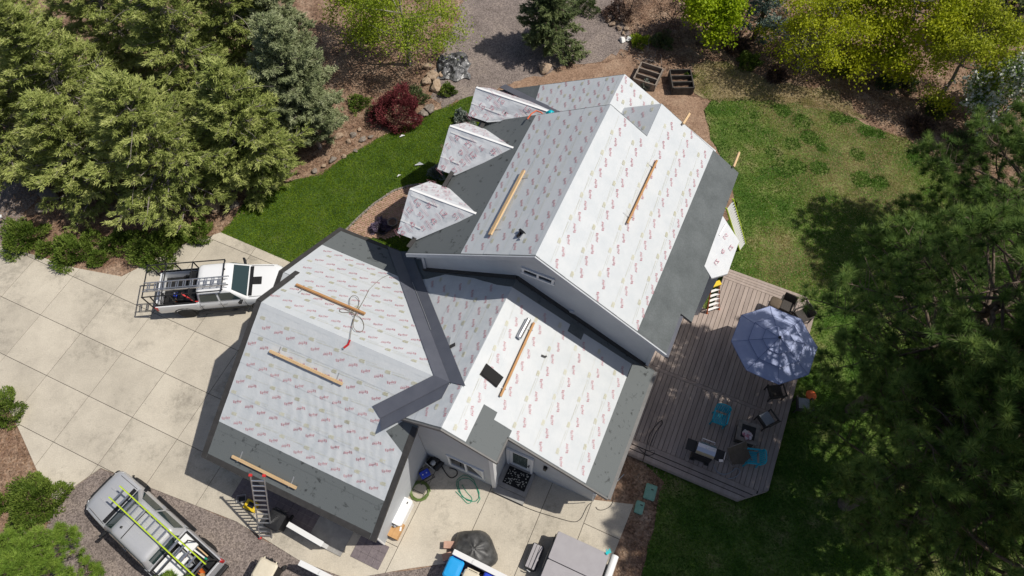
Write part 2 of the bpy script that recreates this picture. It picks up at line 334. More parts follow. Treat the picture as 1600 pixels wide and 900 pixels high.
dry=GP([(1085,100),(1130,95),(1210,130),(1300,140),(1350,185),(1300,170),(1200,155),(1112,158),(1085,140)]); sheet('dry_verge',rough(dry,.4,.3),-.026,M['dryverge'])
sheet('bare_soil',rough(GP([(742,152),(800,130),(870,112),(930,98),(985,92),(1000,130),(1090,150),(1104,175),(1112,215),(1145,268),(1150,330),(1080,330),(900,160)]),.4,.15),-.030,M['baresoil'])
tanC=[G(1330,250)+(3.4,),G(1250,175)+(2.2,),G(1230,410)+(1.5,),G(1385,300)+(1.7,),G(1215,380)+(1.0,),G(1350,200)+(2.4,)]
# driveway: a dark bedding sheet with concrete slabs laid on it as pieces
drive=GP([(-200,300),(2,384),(60,400),(115,418),(190,432),(228,412),(280,384),(345,363),(452,409)])+[U(-9,9)[:2],U(-6.5,5.1)[:2],U(-3.2,5.1)[:2],U(-3.1,6.2)[:2],U(0.7,6.2)[:2]]+GP([(990,788),(967,846),(940,910),(900,1080),(740,1080),(762,872),(640,888),(545,905),(470,877),(370,815),(235,762),(157,731),(83,783),(60,740),(38,690),(20,650),(0,620),(-300,560)])
db=sheet('driveway',drive,-.020,pmat('joint_grit',(.07,.06,.05),rough=1))
du=[toUV(p) for p in drive]
A0=toUV((-.7704*H,.4921*H)); su,sv=.083*H,.0781*H
gap=.011; k=0
us=[A0[0]+su*i for i in range(-6,7)]; vs_=[A0[1]+sv*j for j in range(-9,6)]; us=[x for x in us if x<-7.2]+[-5.6]
cu=[toUV(G(*p))[0] for p in ((766,766),(843.75,802),(924,786))]; vcut=toUV(G(911,817))[1]
cols=list(zip(us[:-1],us[1:],[0]*20))+[(-5.6,cu[0],1),(cu[0],cu[1],1),(cu[1],cu[2],1),(cu[2],9,2)]
for ua,ub,court in cols:
    a=clip(du,ua+gap,ub-gap,0)
    if not a: continue
    rows=[(-30,12)] if court==1 else [(-30,vcut),(vcut,12)] if court==2 else list(zip(vs_[:-1],vs_[1:]))
    for v0,v1 in rows:
        c=clip(a,v0+gap,v1-gap,1)
        if not c or abs(area(c))<.05: continue
        mb=MB(); mb.prism([U(*p)[:2] for p in c],-.10,random.uniform(-.002,.002)); mb.build('concrete_slab',CONC[k%3],db); k+=1
# brick walk
bw=GP([(540,360),(560,340),(585,318),(615,298),(640,290),(672,286),(720,300),(700,330),(650,352),(610,372),(575,372)])
bs=sheet('brick_walk',bw,-.018,pmat('brick_joint',(.12,.09,.07),rough=1))
bu=[toUV(p) for p in bw]; mb=MB()
u0=min(p[0] for p in bu); u1=max(p[0] for p in bu); v0=min(p[1] for p in bu); v1=max(p[1] for p in bu); row=0; v=v0
while v<v1:
    u=u0+(row%2)*.11
    while u<u1:
        if inpoly(u+.1,v+.05,bu): mb.prism([U(u+a,v+b)[:2] for a,b in ((.006,.006),(.208,.006),(.208,.1),(.006,.1))],-.03,.004+random.uniform(-.004,.004))
        u+=.215
    v+=.107; row+=1
o=mb.build('brick',M['brick'],bs); o['kind']='stuff'
mb=MB()                                                     # edging course along the lawn
e=GP([(540,360),(560,340),(585,318),(615,298),(640,290),(672,286)],0)
for a,b in zip(e[:-1],e[1:]):
    n=max(1,int(math.dist(a,b)/.2))
    for j in range(n):
        p=[a[0]+(b[0]-a[0])*(j+.05)/n,a[1]+(b[1]-a[1])*(j+.05)/n]; q=[a[0]+(b[0]-a[0])*(j+.95)/n,a[1]+(b[1]-a[1])*(j+.95)/n]
        mb.bar((*p,-.0),(*q,-.0),.1,.06)
o=mb.build('edging_stone',pmat('grey_edging',(.20,.17,.15),(.27,.24,.21),8,rough=.9),bs); o['kind']='stuff'
# grass blades (clumped triangles) on both lawns
def grass(name,poly,dens,mats,fn):
    x0=min(p[0] for p in poly); x1=min(26,max(p[0] for p in poly)); y0=max(1.5,min(p[1] for p in poly)); y1=max(p[1] for p in poly)
    n=int((x1-x0)*(y1-y0)*dens); X=rng.uniform(x0,x1,n); Y=rng.uniform(y0,y1,n); k=inpoly_np(X,Y,poly); X,Y=X[k],Y[k]
    T,S=fn(X,Y); k=S>0; X,Y,T,S=X[k],Y[k],T[k],S[k]; n=len(X)
    D=unit(np.stack([rng.normal(0,.75,n),rng.normal(0,.75,n),rng.uniform(.4,1.1,n)],1)); P=np.stack([X,Y,np.full(n,-.03)],1)
    V,F=leaves(P,D,S*rng.uniform(.6,1.3,n),rng.uniform(.018,.04,n),False); o=npmesh(name,V,F,mats,tint=T); o['kind']='stuff'; return o
def vnoise(X,Y,s,seed=0):                                   # smooth value noise
    r=np.random.default_rng(seed).random((256,256)); x,y=X*s+100,Y*s+100; i,j=np.floor(x).astype(int),np.floor(y).astype(int); a,b=x-i,y-j; a=a*a*(3-2*a); b=b*b*(3-2*b); q=lambda i,j:r[i%256,j%256]
    return (q(i,j)*(1-a)+q(i+1,j)*a)*(1-b)+(q(i,j+1)*(1-a)+q(i+1,j+1)*a)*b
GA=leafmat('lawn_blades',[(.09,.165,.008),(.18,.285,.012),(.28,.38,.03)],.4)
def fA(X,Y): return np.clip(.5*vnoise(X,Y,2.5,1)+.5*rng.random(len(X)),0,1),np.where(rng.random(len(X))<.95,.09,0)
grass('front_grass',lawnA,900,GA,fA)
GB=leafmat('patchy_lawn_blades',[(.040,.115,.008),(.10,.215,.014),(.21,.29,.03),(.44,.38,.16),(.58,.48,.28)],.4)
clC=[G(*p)+(random.uniform(.28,.6),) for p in ((1285,230),(1280,262),(1345,280),(1370,290),(1310,185),(1325,182),(1355,205),(1375,210),(1300,160),(1222,172),(1265,215),(1240,225),(1160,200),(1210,240),(1245,260),(1180,180),(1430,245),(1225,265),(1255,190),(1340,240),(1375,285))]
def fB(X,Y):
    d=np.zeros(len(X))
    for c in tanC: d=np.maximum(d,np.exp(-((X-c[0])**2+(Y-c[1])**2)/(c[3]**2)))
    t=.02+.30*vnoise(X,Y,1.1,3)+1.0*d*(.55+.7*vnoise(X,Y,2.2,6))+.26*(vnoise(X,Y,3.5,4)-.45)+rng.normal(0,.09,len(X)); s=np.full(len(X),.085)
    for c in clC:
        m=((X-c[0])**2+(Y-c[1])**2)<(c[3]*(.7+.5*vnoise(X,Y,4,5)))**2; t=np.where(m,rng.uniform(0,.2,len(X)),t); s=np.where(m,.13,s)
    return np.clip(t,0,1),np.where(rng.random(len(X))<.9-.55*np.clip(d*(.3+1.0*vnoise(X,Y,2.2,6)),0,1)*(s<.1),s,0)
def fT(X,Y):                                                # straw-coloured dead grass that fades out from the dry spots
    d=np.zeros(len(X))
    for c in tanC: d=np.maximum(d,np.exp(-((X-c[0])**2+(Y-c[1])**2)/(c[3]**2)))
    for c in clC: d=np.where(((X-c[0])**2+(Y-c[1])**2)<(c[3]*.9)**2,d*.15,d)
    return np.clip(rng.normal(.88,.12,len(X)),.6,1),np.where(rng.random(len(X))<np.clip(d*(.35+1.1*vnoise(X,Y,1.6,12)),0,1),.085,0)
grass('dead_grass',lawnB,800,GB,fT); grass('back_grass',lawnB,560,GB,fB); grass('dry_grass',dry,700,GB,lambda X,Y:(np.clip(.52+.62*vnoise(X,Y,1.3,8)+rng.normal(0,.12,len(X)),0,1),np.full(len(X),.1)))
# bark chips, twigs and leaf litter over the beds
MU=leafmat('litter',[(.06,.035,.022),(.19,.11,.065),(.33,.205,.125),(.48,.36,.25)],.0,.9)
def litter(name,poly,dens,lo=.04,hi=.13):
    x0=min(p[0] for p in poly); x1=max(p[0] for p in poly); y0=min(p[1] for p in poly); y1=max(p[1] for p in poly); n=int((x1-x0)*(y1-y0)*dens)
    X=rng.uniform(x0,x1,n); Y=rng.uniform(y0,y1,n); k=inpoly_np(X,Y,poly); X,Y=X[k],Y[k]; n=len(X)
    D=unit(np.stack([rng.normal(0,1,n),rng.normal(0,1,n),rng.uniform(-.02,.35,n)],1)); P=np.stack([X,Y,np.full(n,-.03)],1)
    V,F=leaves(P,D,rng.uniform(lo,hi,n),rng.uniform(.02,.05,n)); o=npmesh(name,V,F,MU,tint=np.clip(.3+.45*vnoise(X,Y,1.2,9)+rng.normal(0,.2,n),0,1)); o['kind']='stuff'
litter('bark_litter',GP([(-60,390),(60,260),(300,200),(540,120),(680,120),(690,165),(540,245),(440,288),(345,363),(228,412),(115,418)]),160)
litter('leaf_litter',GP([(985,80),(980,0),(1700,-60),(1800,330),(1480,270),(1350,190),(1200,145),(1085,120)]),110,.05,.15)
litter('soil_litter',GP([(740,150),(880,102),(990,85),(1090,100),(1100,170),(1140,270),(1100,300),(980,120),(840,135)]),30,.03,.08)
litter('verge_litter',GP([(960,900),(990,790),(960,720),(1050,730),(1025,810),(1003,900),(1000,1000),(930,1000)]),170)
litter('corner_litter',GP([(-100,600),(20,650),(60,740),(80,790),(75,900),(-100,900)]),170)
# ---------------------------------------------------------------- the house (local axes: u along the garage eaves, v along the main ridge)
HO=(-5,11,0)
house=thing('house','large grey house being re-roofed, its roofs covered in white printed underlayment and grey membrane','house',U(*HO[:2]),AN)
def hb(mb,name,mats,parent=None,**k): return mb.build(name,mats,parent or house,off=HO,**k)
def ray(px,py):
    d=_m@Vector(((px-800)/1066,-(py-450)/1066,-1)); return (d.x*CA+d.y*SA,-d.x*SA+d.y*CA,d.z)
def PV(px,py,v): d=ray(px,py); s=v/d[1]; return (d[0]*s,v,H+d[2]*s)
def PU(px,py,u): d=ray(px,py); s=u/d[0]; return (u,d[1]*s,H+d[2]*s)
# slopes as z = a*u + b*v + c
PL={'gf':(0,.563,5.78-.563*6.57),'gb':(0,-.563,5.78+.563*6.57),'wl':(.563,0,6.05+.563*4.85),'wr':(-.563,0,6.05-.563*4.85),
'ml':(.635,0,8.6+.635*4.07),'mr':(-.635,0,8.6-.635*4.07),'rl':(.573,0,7+.573*4.45),'rr':(-.573,0,7-.573*4.45),
'g2':(0,.563,4.81-.563*8.3),'pl':(.60,0,7.57+.60*2.45)}
def Z(p,u,v): a,b,c=PL[p]; return a*u+b*v+c
def PP(p,px,py):
    a,b,c=PL[p]; d=ray(px,py); s=(c-H)/(d[2]-a*d[0]-b*d[1]); return (d[0]*s,d[1]*s,H+d[2]*s)
def basis(p):
    a,b,c=PL[p]; up=Vector((a,b,a*a+b*b)).normalized(); n=Vector((-a,-b,1)).normalized(); al=up.cross(n); return al,up,n    # along the roll, up the slope, normal
def slope(p,poly,name='roof_slope',mats=('membrane','fascia'),th=.16,lift=0):
    if area(poly)<0: poly=poly[::-1]
    mb=MB(); k=len(poly); n=0
    top=[(u,v,Z(p,u,v)+lift) for u,v in poly]; bot=[(u,v,z-th) for u,v,z in top]
    mb.hexa(bot,top,1); mb.m[1]=0
    return hb(mb,name,[M[m] for m in mats])
def wrinkle(u,v,p):                                         # loose sheet: soft folds running roughly up the slope, gathered in places
    a,b,c=PL[p]; x,y=(u,v) if b else (v,u); w=.5*np.sin(1.7*y+.9*np.sin(.8*x)); m=np.clip(vnoise(x,y,.55,21)*1.9-.55,0,1)
    f=np.abs(np.sin(7.5*x+4.0*w+2.2*np.sin(1.3*y+.6*x))); g=np.abs(np.sin(3.1*x-5.2*y+3*vnoise(x,y,.9,22)))
    return .034*m*(1-f)**2+.028*np.clip(vnoise(x,y,.8,23)*2-1,0,1)*(1-g)**3+.010*vnoise(x,y,3.5,24)
def courses(p,poly,parent,mat='paper',width=1.2,name='underlayment',lip=.013):
    if area(poly)<0: poly=poly[::-1]
    a,b,c=PL[p]; ax=0 if a else 1; sgn=1 if (a+b)>0 else -1; g=abs(a+b); wd=width/math.sqrt(1+g*g)
    lo,hi=min(q[ax] for q in poly),max(q[ax] for q in poly)
    k=0; x=lo if sgn>0 else hi
    while (x<hi-1e-3) if sgn>0 else (x>lo+1e-3):
        x2=x+sgn*wd; lo_,hi_=(x,x2+.05) if sgn>0 else (x2-.05,x)
        c2=clip(poly,max(lo,lo_),min(hi,hi_),ax)
        if c2 and abs(area(c2))>.02:
            mb=MB(); f=lambda q:.004+lip*max(0,1-abs(q[ax]-x)/wd)
            if mat=='paper_wr':
                cs=.10; u0,u1=min(q[0] for q in c2),max(q[0] for q in c2); v0,v1=min(q[1] for q in c2),max(q[1] for q in c2); uu=u0
                while uu<u1:
                    cu_=clip(c2,uu,uu+cs,0); vv=v0
                    while vv<v1 and cu_:
                        cc=clip(cu_,vv,vv+cs,1)
                        if cc: mb.poly([(q[0],q[1],Z(p,*q)+f(q)) for q in cc])
                        vv+=cs
                    uu+=cs
                A_=np.array(mb.v); dz=wrinkle(A_[:,0],A_[:,1],p); mb.v=[(q[0],q[1],q[2]+d) for q,d in zip(mb.v,dz)]
                o=hb(mb,name,M[mat],recalc=False)
                import bmesh; bm_=bmesh.new(); bm_.from_mesh(o.data); bmesh.ops.remove_doubles(bm_,verts=bm_.verts,dist=.0005); bm_.to_mesh(o.data); bm_.free(); o.data.polygons.foreach_set('use_smooth',[True]*len(o.data.polygons))
            else:
                mb.hexa([(q[0],q[1],Z(p,*q)+.001) for q in c2],[(q[0],q[1],Z(p,*q)+f(q)) for q in c2]); o=hb(mb,name,M[mat])
            o.parent=parent
        x=x2
def textmesh(s,size,res=1):
    cu=bpy.data.curves.new('t','FONT'); cu.body=s; cu.size=size; cu.resolution_u=res; cu.align_x='CENTER'; cu.align_y='CENTER'
    ob=bpy.data.objects.new('t',cu); sc.collection.objects.link(ob); bpy.context.view_layer.update(); me=bpy.data.meshes.new_from_object(ob)
    bpy.data.objects.remove(ob); me.calc_loop_triangles()
    V=np.array([v.co[:] for v in me.vertices]); F=np.array([t.vertices[:] for t in me.loop_triangles]); bpy.data.meshes.remove(me); return V,F
T_EP=textmesh('Epilay',.13); T_EP[0][:,0]*=.34/np.ptp(T_EP[0][:,0])
a=np.linspace(-.12,.13,7); arcV=.9*np.concatenate([np.stack([a,-.062-.018*np.sin((a+.12)/.25*np.pi),0*a],1),np.stack([a,-.0645-.019*np.sin((a+.12)/.25*np.pi),0*a],1)]); arcF=np.array([[i,i+1,i+8] for i in range(6)]+[[i,i+8,i+7] for i in range(6)])
T_EP=(np.concatenate([T_EP[0],arcV]),np.concatenate([T_EP[1],arcF+len(T_EP[0])]))
yV=[];yF=[]
for i,(x0,x1,y,h) in enumerate(((-.10,.10,.045,.02),(-.11,.11,.012,.022),(-.09,.11,-.022,.02),(-.11,.07,-.052,.016))):
    yV+=[(x0,y,0),(x1,y,0),(x1,y+h,0),(x0,y+h,0)]; yF+=[(4*i,4*i+1,4*i+2),(4*i,4*i+2,4*i+3)]
for i,(x0,x1,y) in enumerate(((-.9,-.2,.02),(.2,.85,-.03),(-.6,-.15,-.05))):
    n=len(yV); yV+=[(x0,y,0),(x1,y,0),(x1,y+.005,0),(x0,y+.005,0)]; yF+=[(n,n+1,n+2),(n,n+2,n+3)]
T_YE=(np.array(yV),np.array(yF))
def prints(p,poly,parent,flip=1,da=.52,db=.60,phase=0,tilt=30,keep=None):
    al,up,n=[np.array(x) for x in basis(p)]; al=al*flip; up2=up*flip
    a,b,c=PL[p]; P0=np.array((poly[0][0],poly[0][1],Z(p,*poly[0])))
    pts=np.array([(u,v,Z(p,u,v)) for u,v in poly])-P0; A=pts@al; B=pts@up
    red=[];yel=[]; b_=B.min()+.28; r=0
    while b_<B.max()-.08:
        x=A.min()-.3+(.26+phase)*(r%2)+.06*math.sin(r*2.3); i=r
        while x<A.max():
            for kind,(dx,dy) in ((0,(0,0)),(1,(.26,.28))):
                if kind==1 and (i+r)%2: continue
                q=P0+al*(x+dx)+up*(b_+dy); ok=all(inpoly(q[0]+e*al[0]+f*up[0],q[1]+e*al[1]+f*up[1],poly) for e,f in ((-.15,-.07),(.15,.09),(0,0)))
                if ok and not (keep and not keep(q[0],q[1])):
                    th=R(tilt if kind==0 else 4)+(math.pi if (i%2 and kind==0) else 0)+random.uniform(-.04,.04)
                    T=T_EP if kind==0 else T_YE; ca,sa=math.cos(th),math.sin(th); X=T[0][:,0]*ca-T[0][:,1]*sa; Y=T[0][:,0]*sa+T[0][:,1]*ca
                    if kind==1: 
                        ins=np.array([inpoly(q[0]+al[0]*e,q[1]+al[1]*e,poly) for e in (-.95,.95)])
                        if not ins.all(): T=(T[0],T[1][:8]); 
                    V=q+X[:,None]*al+Y[:,None]*up2*1.0+n*.0225; V=V+(np.stack([0*V[:,0],0*V[:,0],wrinkle(V[:,0],V[:,1],p)],1) if p in ('gf','wl') else 0); (red if kind==0 else yel).append((V,T[1]))
            x+=da; i+=1
        b_+=db; r+=1
    for nm,l,m in (('lettering',red,'red'),('faded_lettering',yel,'yellow')):
        if not l: continue
        V=np.concatenate([q[0] for q in l])-np.array(HO); k=0; Fs=[]
        for v_,f_ in l: Fs.append(f_+k); k+=len(v_)
        F=np.concatenate(Fs); o=npmesh(nm,V,F,M[m],parent); o['kind']='stuff'
# --- garage block
gf=slope('gf',[(-13.25,1.15),(-5.87,1.15),(-5.87,6.03),(-5.33,6.57),(-13.25,6.57)],mats=('scuff','fascia'))
courses('gf',[(-13.05,1.33),(-6.07,1.33),(-6.07,2.5),(-13.05,2.5)],gf,'scuff',.98,'membrane')
pgf=[(-13.05,2.45),(-6.07,2.42),(-6.07,4.02),(-6.9,4.42),(-5.55,5.9),(-5.33,6.57),(-13.05,6.57)]
courses('gf',pgf,gf,'paper_wr'); prints('gf',pgf,gf,db=.74,flip=-1)
gb=slope('gb',[(-13.75,8.3),(-13.25,8.3),(-13.25,6.57),(-5.33,6.57),(-10.76,12.0),(-13.75,12.0)],mats=('scuff','fascia'))
courses('gb',[(-13.55,10.3),(-9.4,10.3),(-10.9,11.8),(-13.55,11.8)],gb,'scuff',.98,'membrane')
pgb=[(-13.55,8.32),(-13.04,8.32),(-13.04,6.57),(-5.6,6.57),(-9.3,10.1),(-9.6,10.5),(-13.55,10.55)]
courses('gb',pgb,gb,'paper'); prints('gb',pgb,gb,db=.74,flip=1,phase=.1)
g2=slope('g2',[(-13.75,6.7),(-13.25,6.7),(-13.25,8.3),(-13.75,8.3)],mats=('paper','fascia'))
# --- wing in front of the main gable
wl=slope('wl',[(-4.85,4.95),(-6.98,4.95),(-5.38,6.57),(-10.78,12.0),(-9.05,12.0),(-9.05,11.2),(-4.85,11.2)])
pwl=[(-4.85,4.99),(-6.85,4.99),(-5.3,6.55),(-8.9,10.15),(-9.1,10.6),(-8.55,10.72),(-7.9,11.0),(-6.6,10.95),(-5.5,10.75),(-4.85,10.72)]
courses('wl',pwl,wl,'paper_wr'); prints('wl',pwl,wl,db=.74,flip=1,tilt=30)
wr=slope('wr',[(-4.85,4.95),(-2.88,4.95),(-2.88,5.86),(1.06,5.86),(1.06,11.2),(-4.85,11.2)],mats=('scuff','fascia'))
courses('wr',[(.0,5.9),(1.05,5.9),(1.05,11.15),(.0,11.15)],wr,'scuff',.98,'membrane',.006)
pwr=[(-4.85,4.99),(-4.0,4.99),(-4.0,6.42),(-3.5,6.42),(-3.5,6.14),(-2.83,6.14),(-2.83,5.9),(.15,5.9),(.14,10.87),(-1.93,10.9),(-1.95,10.5),(-2.48,10.5),(-2.5,10.87),(-4.85,10.72)]
courses('wr',[(-4.85,4.99),(-4.0,4.99),(-4.0,6.42),(-3.5,6.42),(-3.5,6.14),(-2.83,6.14),(-2.83,5.9),(.15,5.9),(.14,10.87),(-4.85,10.72)],wr,'paper'); prints('wr',pwr,wr,db=.95,flip=1,phase=.07)
mb=MB(); q=[(-2.5,10.5),(-1.93,10.5),(-1.93,10.95),(-2.5,10.95)]; mb.hexa([(u,v,Z('wr',u,v)+.002) for u,v in q],[(u,v,Z('wr',u,v)+.024) for u,v in q]); o=hb(mb,'membrane_patch',M['membrane']); o.parent=wr
# --- main block
ml=slope('ml',[(-4.07,10.85),(-9.42,10.85),(-9.42,18.12),(-4.07,18.12)],mats=('scuff','fascia'))
courses('ml',[(-6.8,10.88),(-9.4,10.88),(-9.4,18.1),(-6.8,18.1)],ml,'scuff',.98,'membrane',.006)
pml=[(-4.07,10.88),(-6.97,10.88),(-7.06,18.08),(-4.07,18.08)]; courses('ml',pml,ml); prints('ml',pml,ml,db=.74,flip=1,phase=.1)
mr=slope('mr',[(-4.07,10.85),(1.13,10.85),(1.13,12.6),(1.62,12.6),(1.68,14.95),(1.35,15.1),(1.38,19.93),(-2.45,19.93),(-2.45,18.12),(-4.07,18.12)])
courses('mr',[(-.2,10.9),(1.12,10.9),(1.12,12.6),(1.36,15.1),(1.37,19.9),(-.1,19.9)],mr,'membrane',.98,'membrane',.006)
pmr=[(-4.07,10.88),(-.10,10.88),(.07,19.9),(-2.45,19.9),(-2.45,18.08),(-4.07,18.08)]; courses('mr',pmr,mr); prints('mr',pmr,mr,db=.95,flip=1)
pl=slope('pl',[(-2.45,17.9),(-4.75,17.9),(-4.75,19.93),(-2.45,19.93)],mats=('paper','fascia')); prints('pl',[(-2.5,18.0),(-4.75,18.0),(-4.75,19.88),(-2.5,19.88)],pl)
rl=slope('rl',[(-4.45,18.0),(-10.3,18.0),(-10.3,21.42),(-4.45,21.42)]); prl=[(-4.45,18.1),(-7.55,18.1),(-8.2,21.38),(-4.45,21.38)]; courses('rl',prl,rl); prints('rl',prl,rl,flip=1)
rr=slope('rr',[(-4.45,18.0),(.2,18.0),(.2,21.42),(-4.45,21.42)],mats=('paper','fascia')); prints('rr',[(-4.4,19.95),(.1,19.95),(.1,21.35),(-4.4,21.35)],rr)
# ridge laps: soft folded strip over each ridge
def ridge(p1,p2,pa,pb,ax,wd=.16):
    mb=MB(); (u0,v0),(u1,v1)=p1,p2
    for p,s in ((pa,1),(pb,-1)):
        e=(s*wd if ax==0 else 0, s*wd if ax==1 else 0)
        q=[(u0,v0),(u1,v1),(u1+e[0],v1+e[1]),(u0+e[0],v0+e[1])]
        mb.poly([(u,v,Z(p,u,v)+.0165) for u,v in q])
    hb(mb,'ridge_lap',M['paper'])
ridge((-4.07,10.9),(-4.07,18.08),'mr','ml',0); ridge((-4.85,5.0),(-4.85,10.7),'wr','wl',0); ridge((-13.0,6.57),(-5.7,6.57),'gb','gf',1); ridge((-4.45,18.2),(-4.45,21.36),'rr','rl',0)
# --- three wrapped gablets over the left eave
WT=[textmesh(s,.42) for s in ('LG','42','LZ')]
def gablet(vr,zr,u0,ut,dn,df,zn,zf,un,uf,k):
    # near slope, far slope, verge, prints and tape
    A=(u0,vr,zr); T=(ut,vr,zr-.02)
    for s,d,z,uu in ((-1,dn,zn,un),(1,df,zf,uf)):
        N=(u0,vr+s*d,z); N2=(uu,vr+s*d,z)
        mb=MB(); q=[A,N,N2,T] if s<0 else [A,T,N2,N]
        n=(Vector(q[1])-Vector(q[0])).cross(Vector(q[2])-Vector(q[0])).normalized()
        # gridded skin with small creases so that the loose wrap is not a flat board
        g=10; V=[];F=[]
        for i in range(g+1):
            for j in range(g+1):
                a_,b_=i/g,j/g; p=Vector(A)*(1-a_)*(1-b_)+Vector(N)*a_*(1-b_)+Vector(N2)*a_*b_+Vector(T)*(1-a_)*b_
                e=0 if (i in(0,g) or j in (0,g)) else .018*math.sin(7*a_+9*b_+k)+random.uniform(-.012,.012)
                V.append(tuple(p+n*(.03+e)))
        m2=MB(); m2.v=V
        for i in range(g):
            for j in range(g): x=i*(g+1)+j; m2.f.append((x,x+1,x+g+2,x+g+1)); m2.m.append(0)
        # underside
        m2.hexa([tuple(Vector(p)+n*-.12) for p in q],[tuple(Vector(p)+n*.008) for p in q])
        sl=hb(m2,'gablet_slope',M['wrap'],smooth=False)
        au=(Vector(N2)-Vector(N)).normalized(); bu=(Vector(A)-Vector(N)).normalized(); Ls=(Vector(A)-Vector(N)).length
        red=[]
        for r_ in range(4):
            for c_ in range(5):
                b1=.18+r_*.42+random.uniform(-.05,.05); a1=.22+c_*.55+.25*(r_%2)+random.uniform(-.06,.06)
                f=1-b1/Ls; Lmax=(uu-u0)*f+(ut-u0)*(1-f)
                if b1>Ls-.18 or a1>Lmax-.28: continue
                Tx=WT[(r_+c_+k)%3]; th=R(-32)+random.uniform(-.15,.15)+(math.pi if c_%2 else 0); ca,sa=math.cos(th),math.sin(th); sc_=random.uniform(.45,.68)
                X=(Tx[0][:,0]*ca-Tx[0][:,1]*sa)*sc_; Y=(Tx[0][:,0]*sa+Tx[0][:,1]*ca)*sc_
                ctr=np.array(Vector(N)+au*a1+bu*b1+n*.066); red.append((ctr+X[:,None]*np.array(au)+Y[:,None]*np.array(bu),Tx[1]))
                for q_ in range(2):
                    y0=-.2-.06*q_; x0,x1=-.22,random.uniform(.05,.22); P4=[ctr+np.array(au)*(x*ca-y*sa)+np.array(bu)*(x*sa+y*ca) for x,y in ((x0,y0),(x1,y0),(x1,y0+.009),(x0,y0+.009))]; red.append((np.array(P4),np.array([[0,1,2],[0,2,3]])))
        if red:
            Vv=np.concatenate([x[0] for x in red])-np.array(HO); kk=0; Fs=[]
            for v_,f_ in red: Fs.append(f_+kk); kk+=len(v_)
            o=npmesh('lettering',Vv,np.concatenate(Fs),M['redwrap'],sl); o['kind']='stuff'
        if s<0:
            for b1,l0,l1 in ((.55,.0,.62),(1.62,.05,.5)):
                if b1>Ls-.05: continue
                f=1-b1/Ls; Lm=(uu-u0)*f+(ut-u0)*(1-f); mb=MB(); p=Vector(N)+au*Lm*l0+bu*b1+n*.05; q2=Vector(N)+au*Lm*l1+bu*(b1-.04)+n*.05; mb.bar(p,q2,.055,.006,up=n); o=hb(mb,'tape_strip',M['white']); o.parent=sl
    mb=MB(); mb.bar((u0+.02,vr,zr+.025),(ut,vr,zr+.015),.09,.02); hb(mb,'ridge_fold',M['white'])
    zb=min(zn,zf)-.15; mb=MB(); mb.hexa([(u0+.45,vr-dn+.2,0),(u0+1.4,vr-dn+.2,0),(u0+1.4,vr+df-.2,0),(u0+.45,vr+df-.2,0)],[(u0+.45,vr-dn+.2,zb),(u0+1.4,vr-dn+.2,zb),(u0+1.4,vr+df-.2,zb),(u0+.45,vr+df-.2,zb)]); hb(mb,'bay_wall',M['siding'])
gablet(12.81,6.55,-10.12,-7.25,1.36,1.36,5.35,5.35,-9.3,-9.2,0)
gablet(16.27,6.55,-10.12,-7.2,1.36,1.36,5.33,5.33,-9.3,-9.2,1)
gablet(18.76,6.38,-10.12,-6.1,.86,1.3,5.52,5.1,-9.2,-8.2,2)
# far slope of the third gablet runs down to a metal valley
mb=MB(); va=Vector(PP('rl',785,135)); vb=Vector(PP('rl',884,185)); 
n=Vector((0,0,1))
mb.bar(va+n*.04,vb+n*.05,.34,.02); hb(mb,'valley_flashing',M['metal_valley'])
# --- metal valley between garage and wing: two plates meeting in the gutter of the valley
def valley(p,q,pa,pb,wa,wb):
    for pl_,wv in ((pa,wa),(pb,wb)):
        mb=MB(); r=[p,q,(q[0]+wv[1][0],q[1]+wv[1][1]),(p[0]+wv[0][0],p[1]+wv[0][1])]
        mb.hexa([(u,v,Z(pl_,u,v)+.022) for u,v in r],[(u,v,Z(pl_,u,v)+.062) for u,v in r]); hb(mb,'valley_flashing',M['metal_valley'])
V0=(-5.36,6.58); V1=(-7.25,4.70); V2=(-10.7,11.93)
valley(V0,V1,'gf','wl',((-.62,0),(-.42,.25)),((0,-.62),(.28,-.40)))
valley(V0,V2,'gb','wl',((-.62,0),(-.62,0)),((.62,0),(.62,0)))
mb=MB(); mb.tube([(a+.02,b+.02,Z('gb',a,b)+.085) for a,b in ((-9.2,10.42),(-8.6,9.83),(-7.9,9.14),(-7.2,8.43))],.012,5); hb(mb,'valley_rib',M['galv'])
# --- drip edges and fascias
def strip(p,a,b,w_,name='drip_edge',m='drip',lift=.02,th=.02):
    d=Vector((b[0]-a[0],b[1]-a[1],0)).normalized(); nn=Vector((-d.y,d.x,0)); mb=MB(); r=[a,b,(b[0]+nn.x*w_,b[1]+nn.y*w_),(a[0]+nn.x*w_,a[1]+nn.y*w_)]
    mb.hexa([(u,v,Z(p,u,v)+lift-th-.15) for u,v in r],[(u,v,Z(p,u,v)+lift) for u,v in r]); return hb(mb,name,M[m])
strip('gf',(-13.27,1.13),(-13.27,6.57),-.21); strip('gf',(-13.04,1.13),(-6.1,1.13),.2,lift=.017); strip('gf',(-5.86,1.13),(-5.86,4.9),.21)
strip('gb',(-13.27,6.58),(-13.27,8.62),-.20,lift=.05); strip('gb',(-13.77,8.3),(-13.77,12.02),-.20); strip('gb',(-13.55,12.02),(-10.75,12.02),-.20,lift=.017); strip('g2',(-13.77,6.7),(-13.77,8.295),-.20)
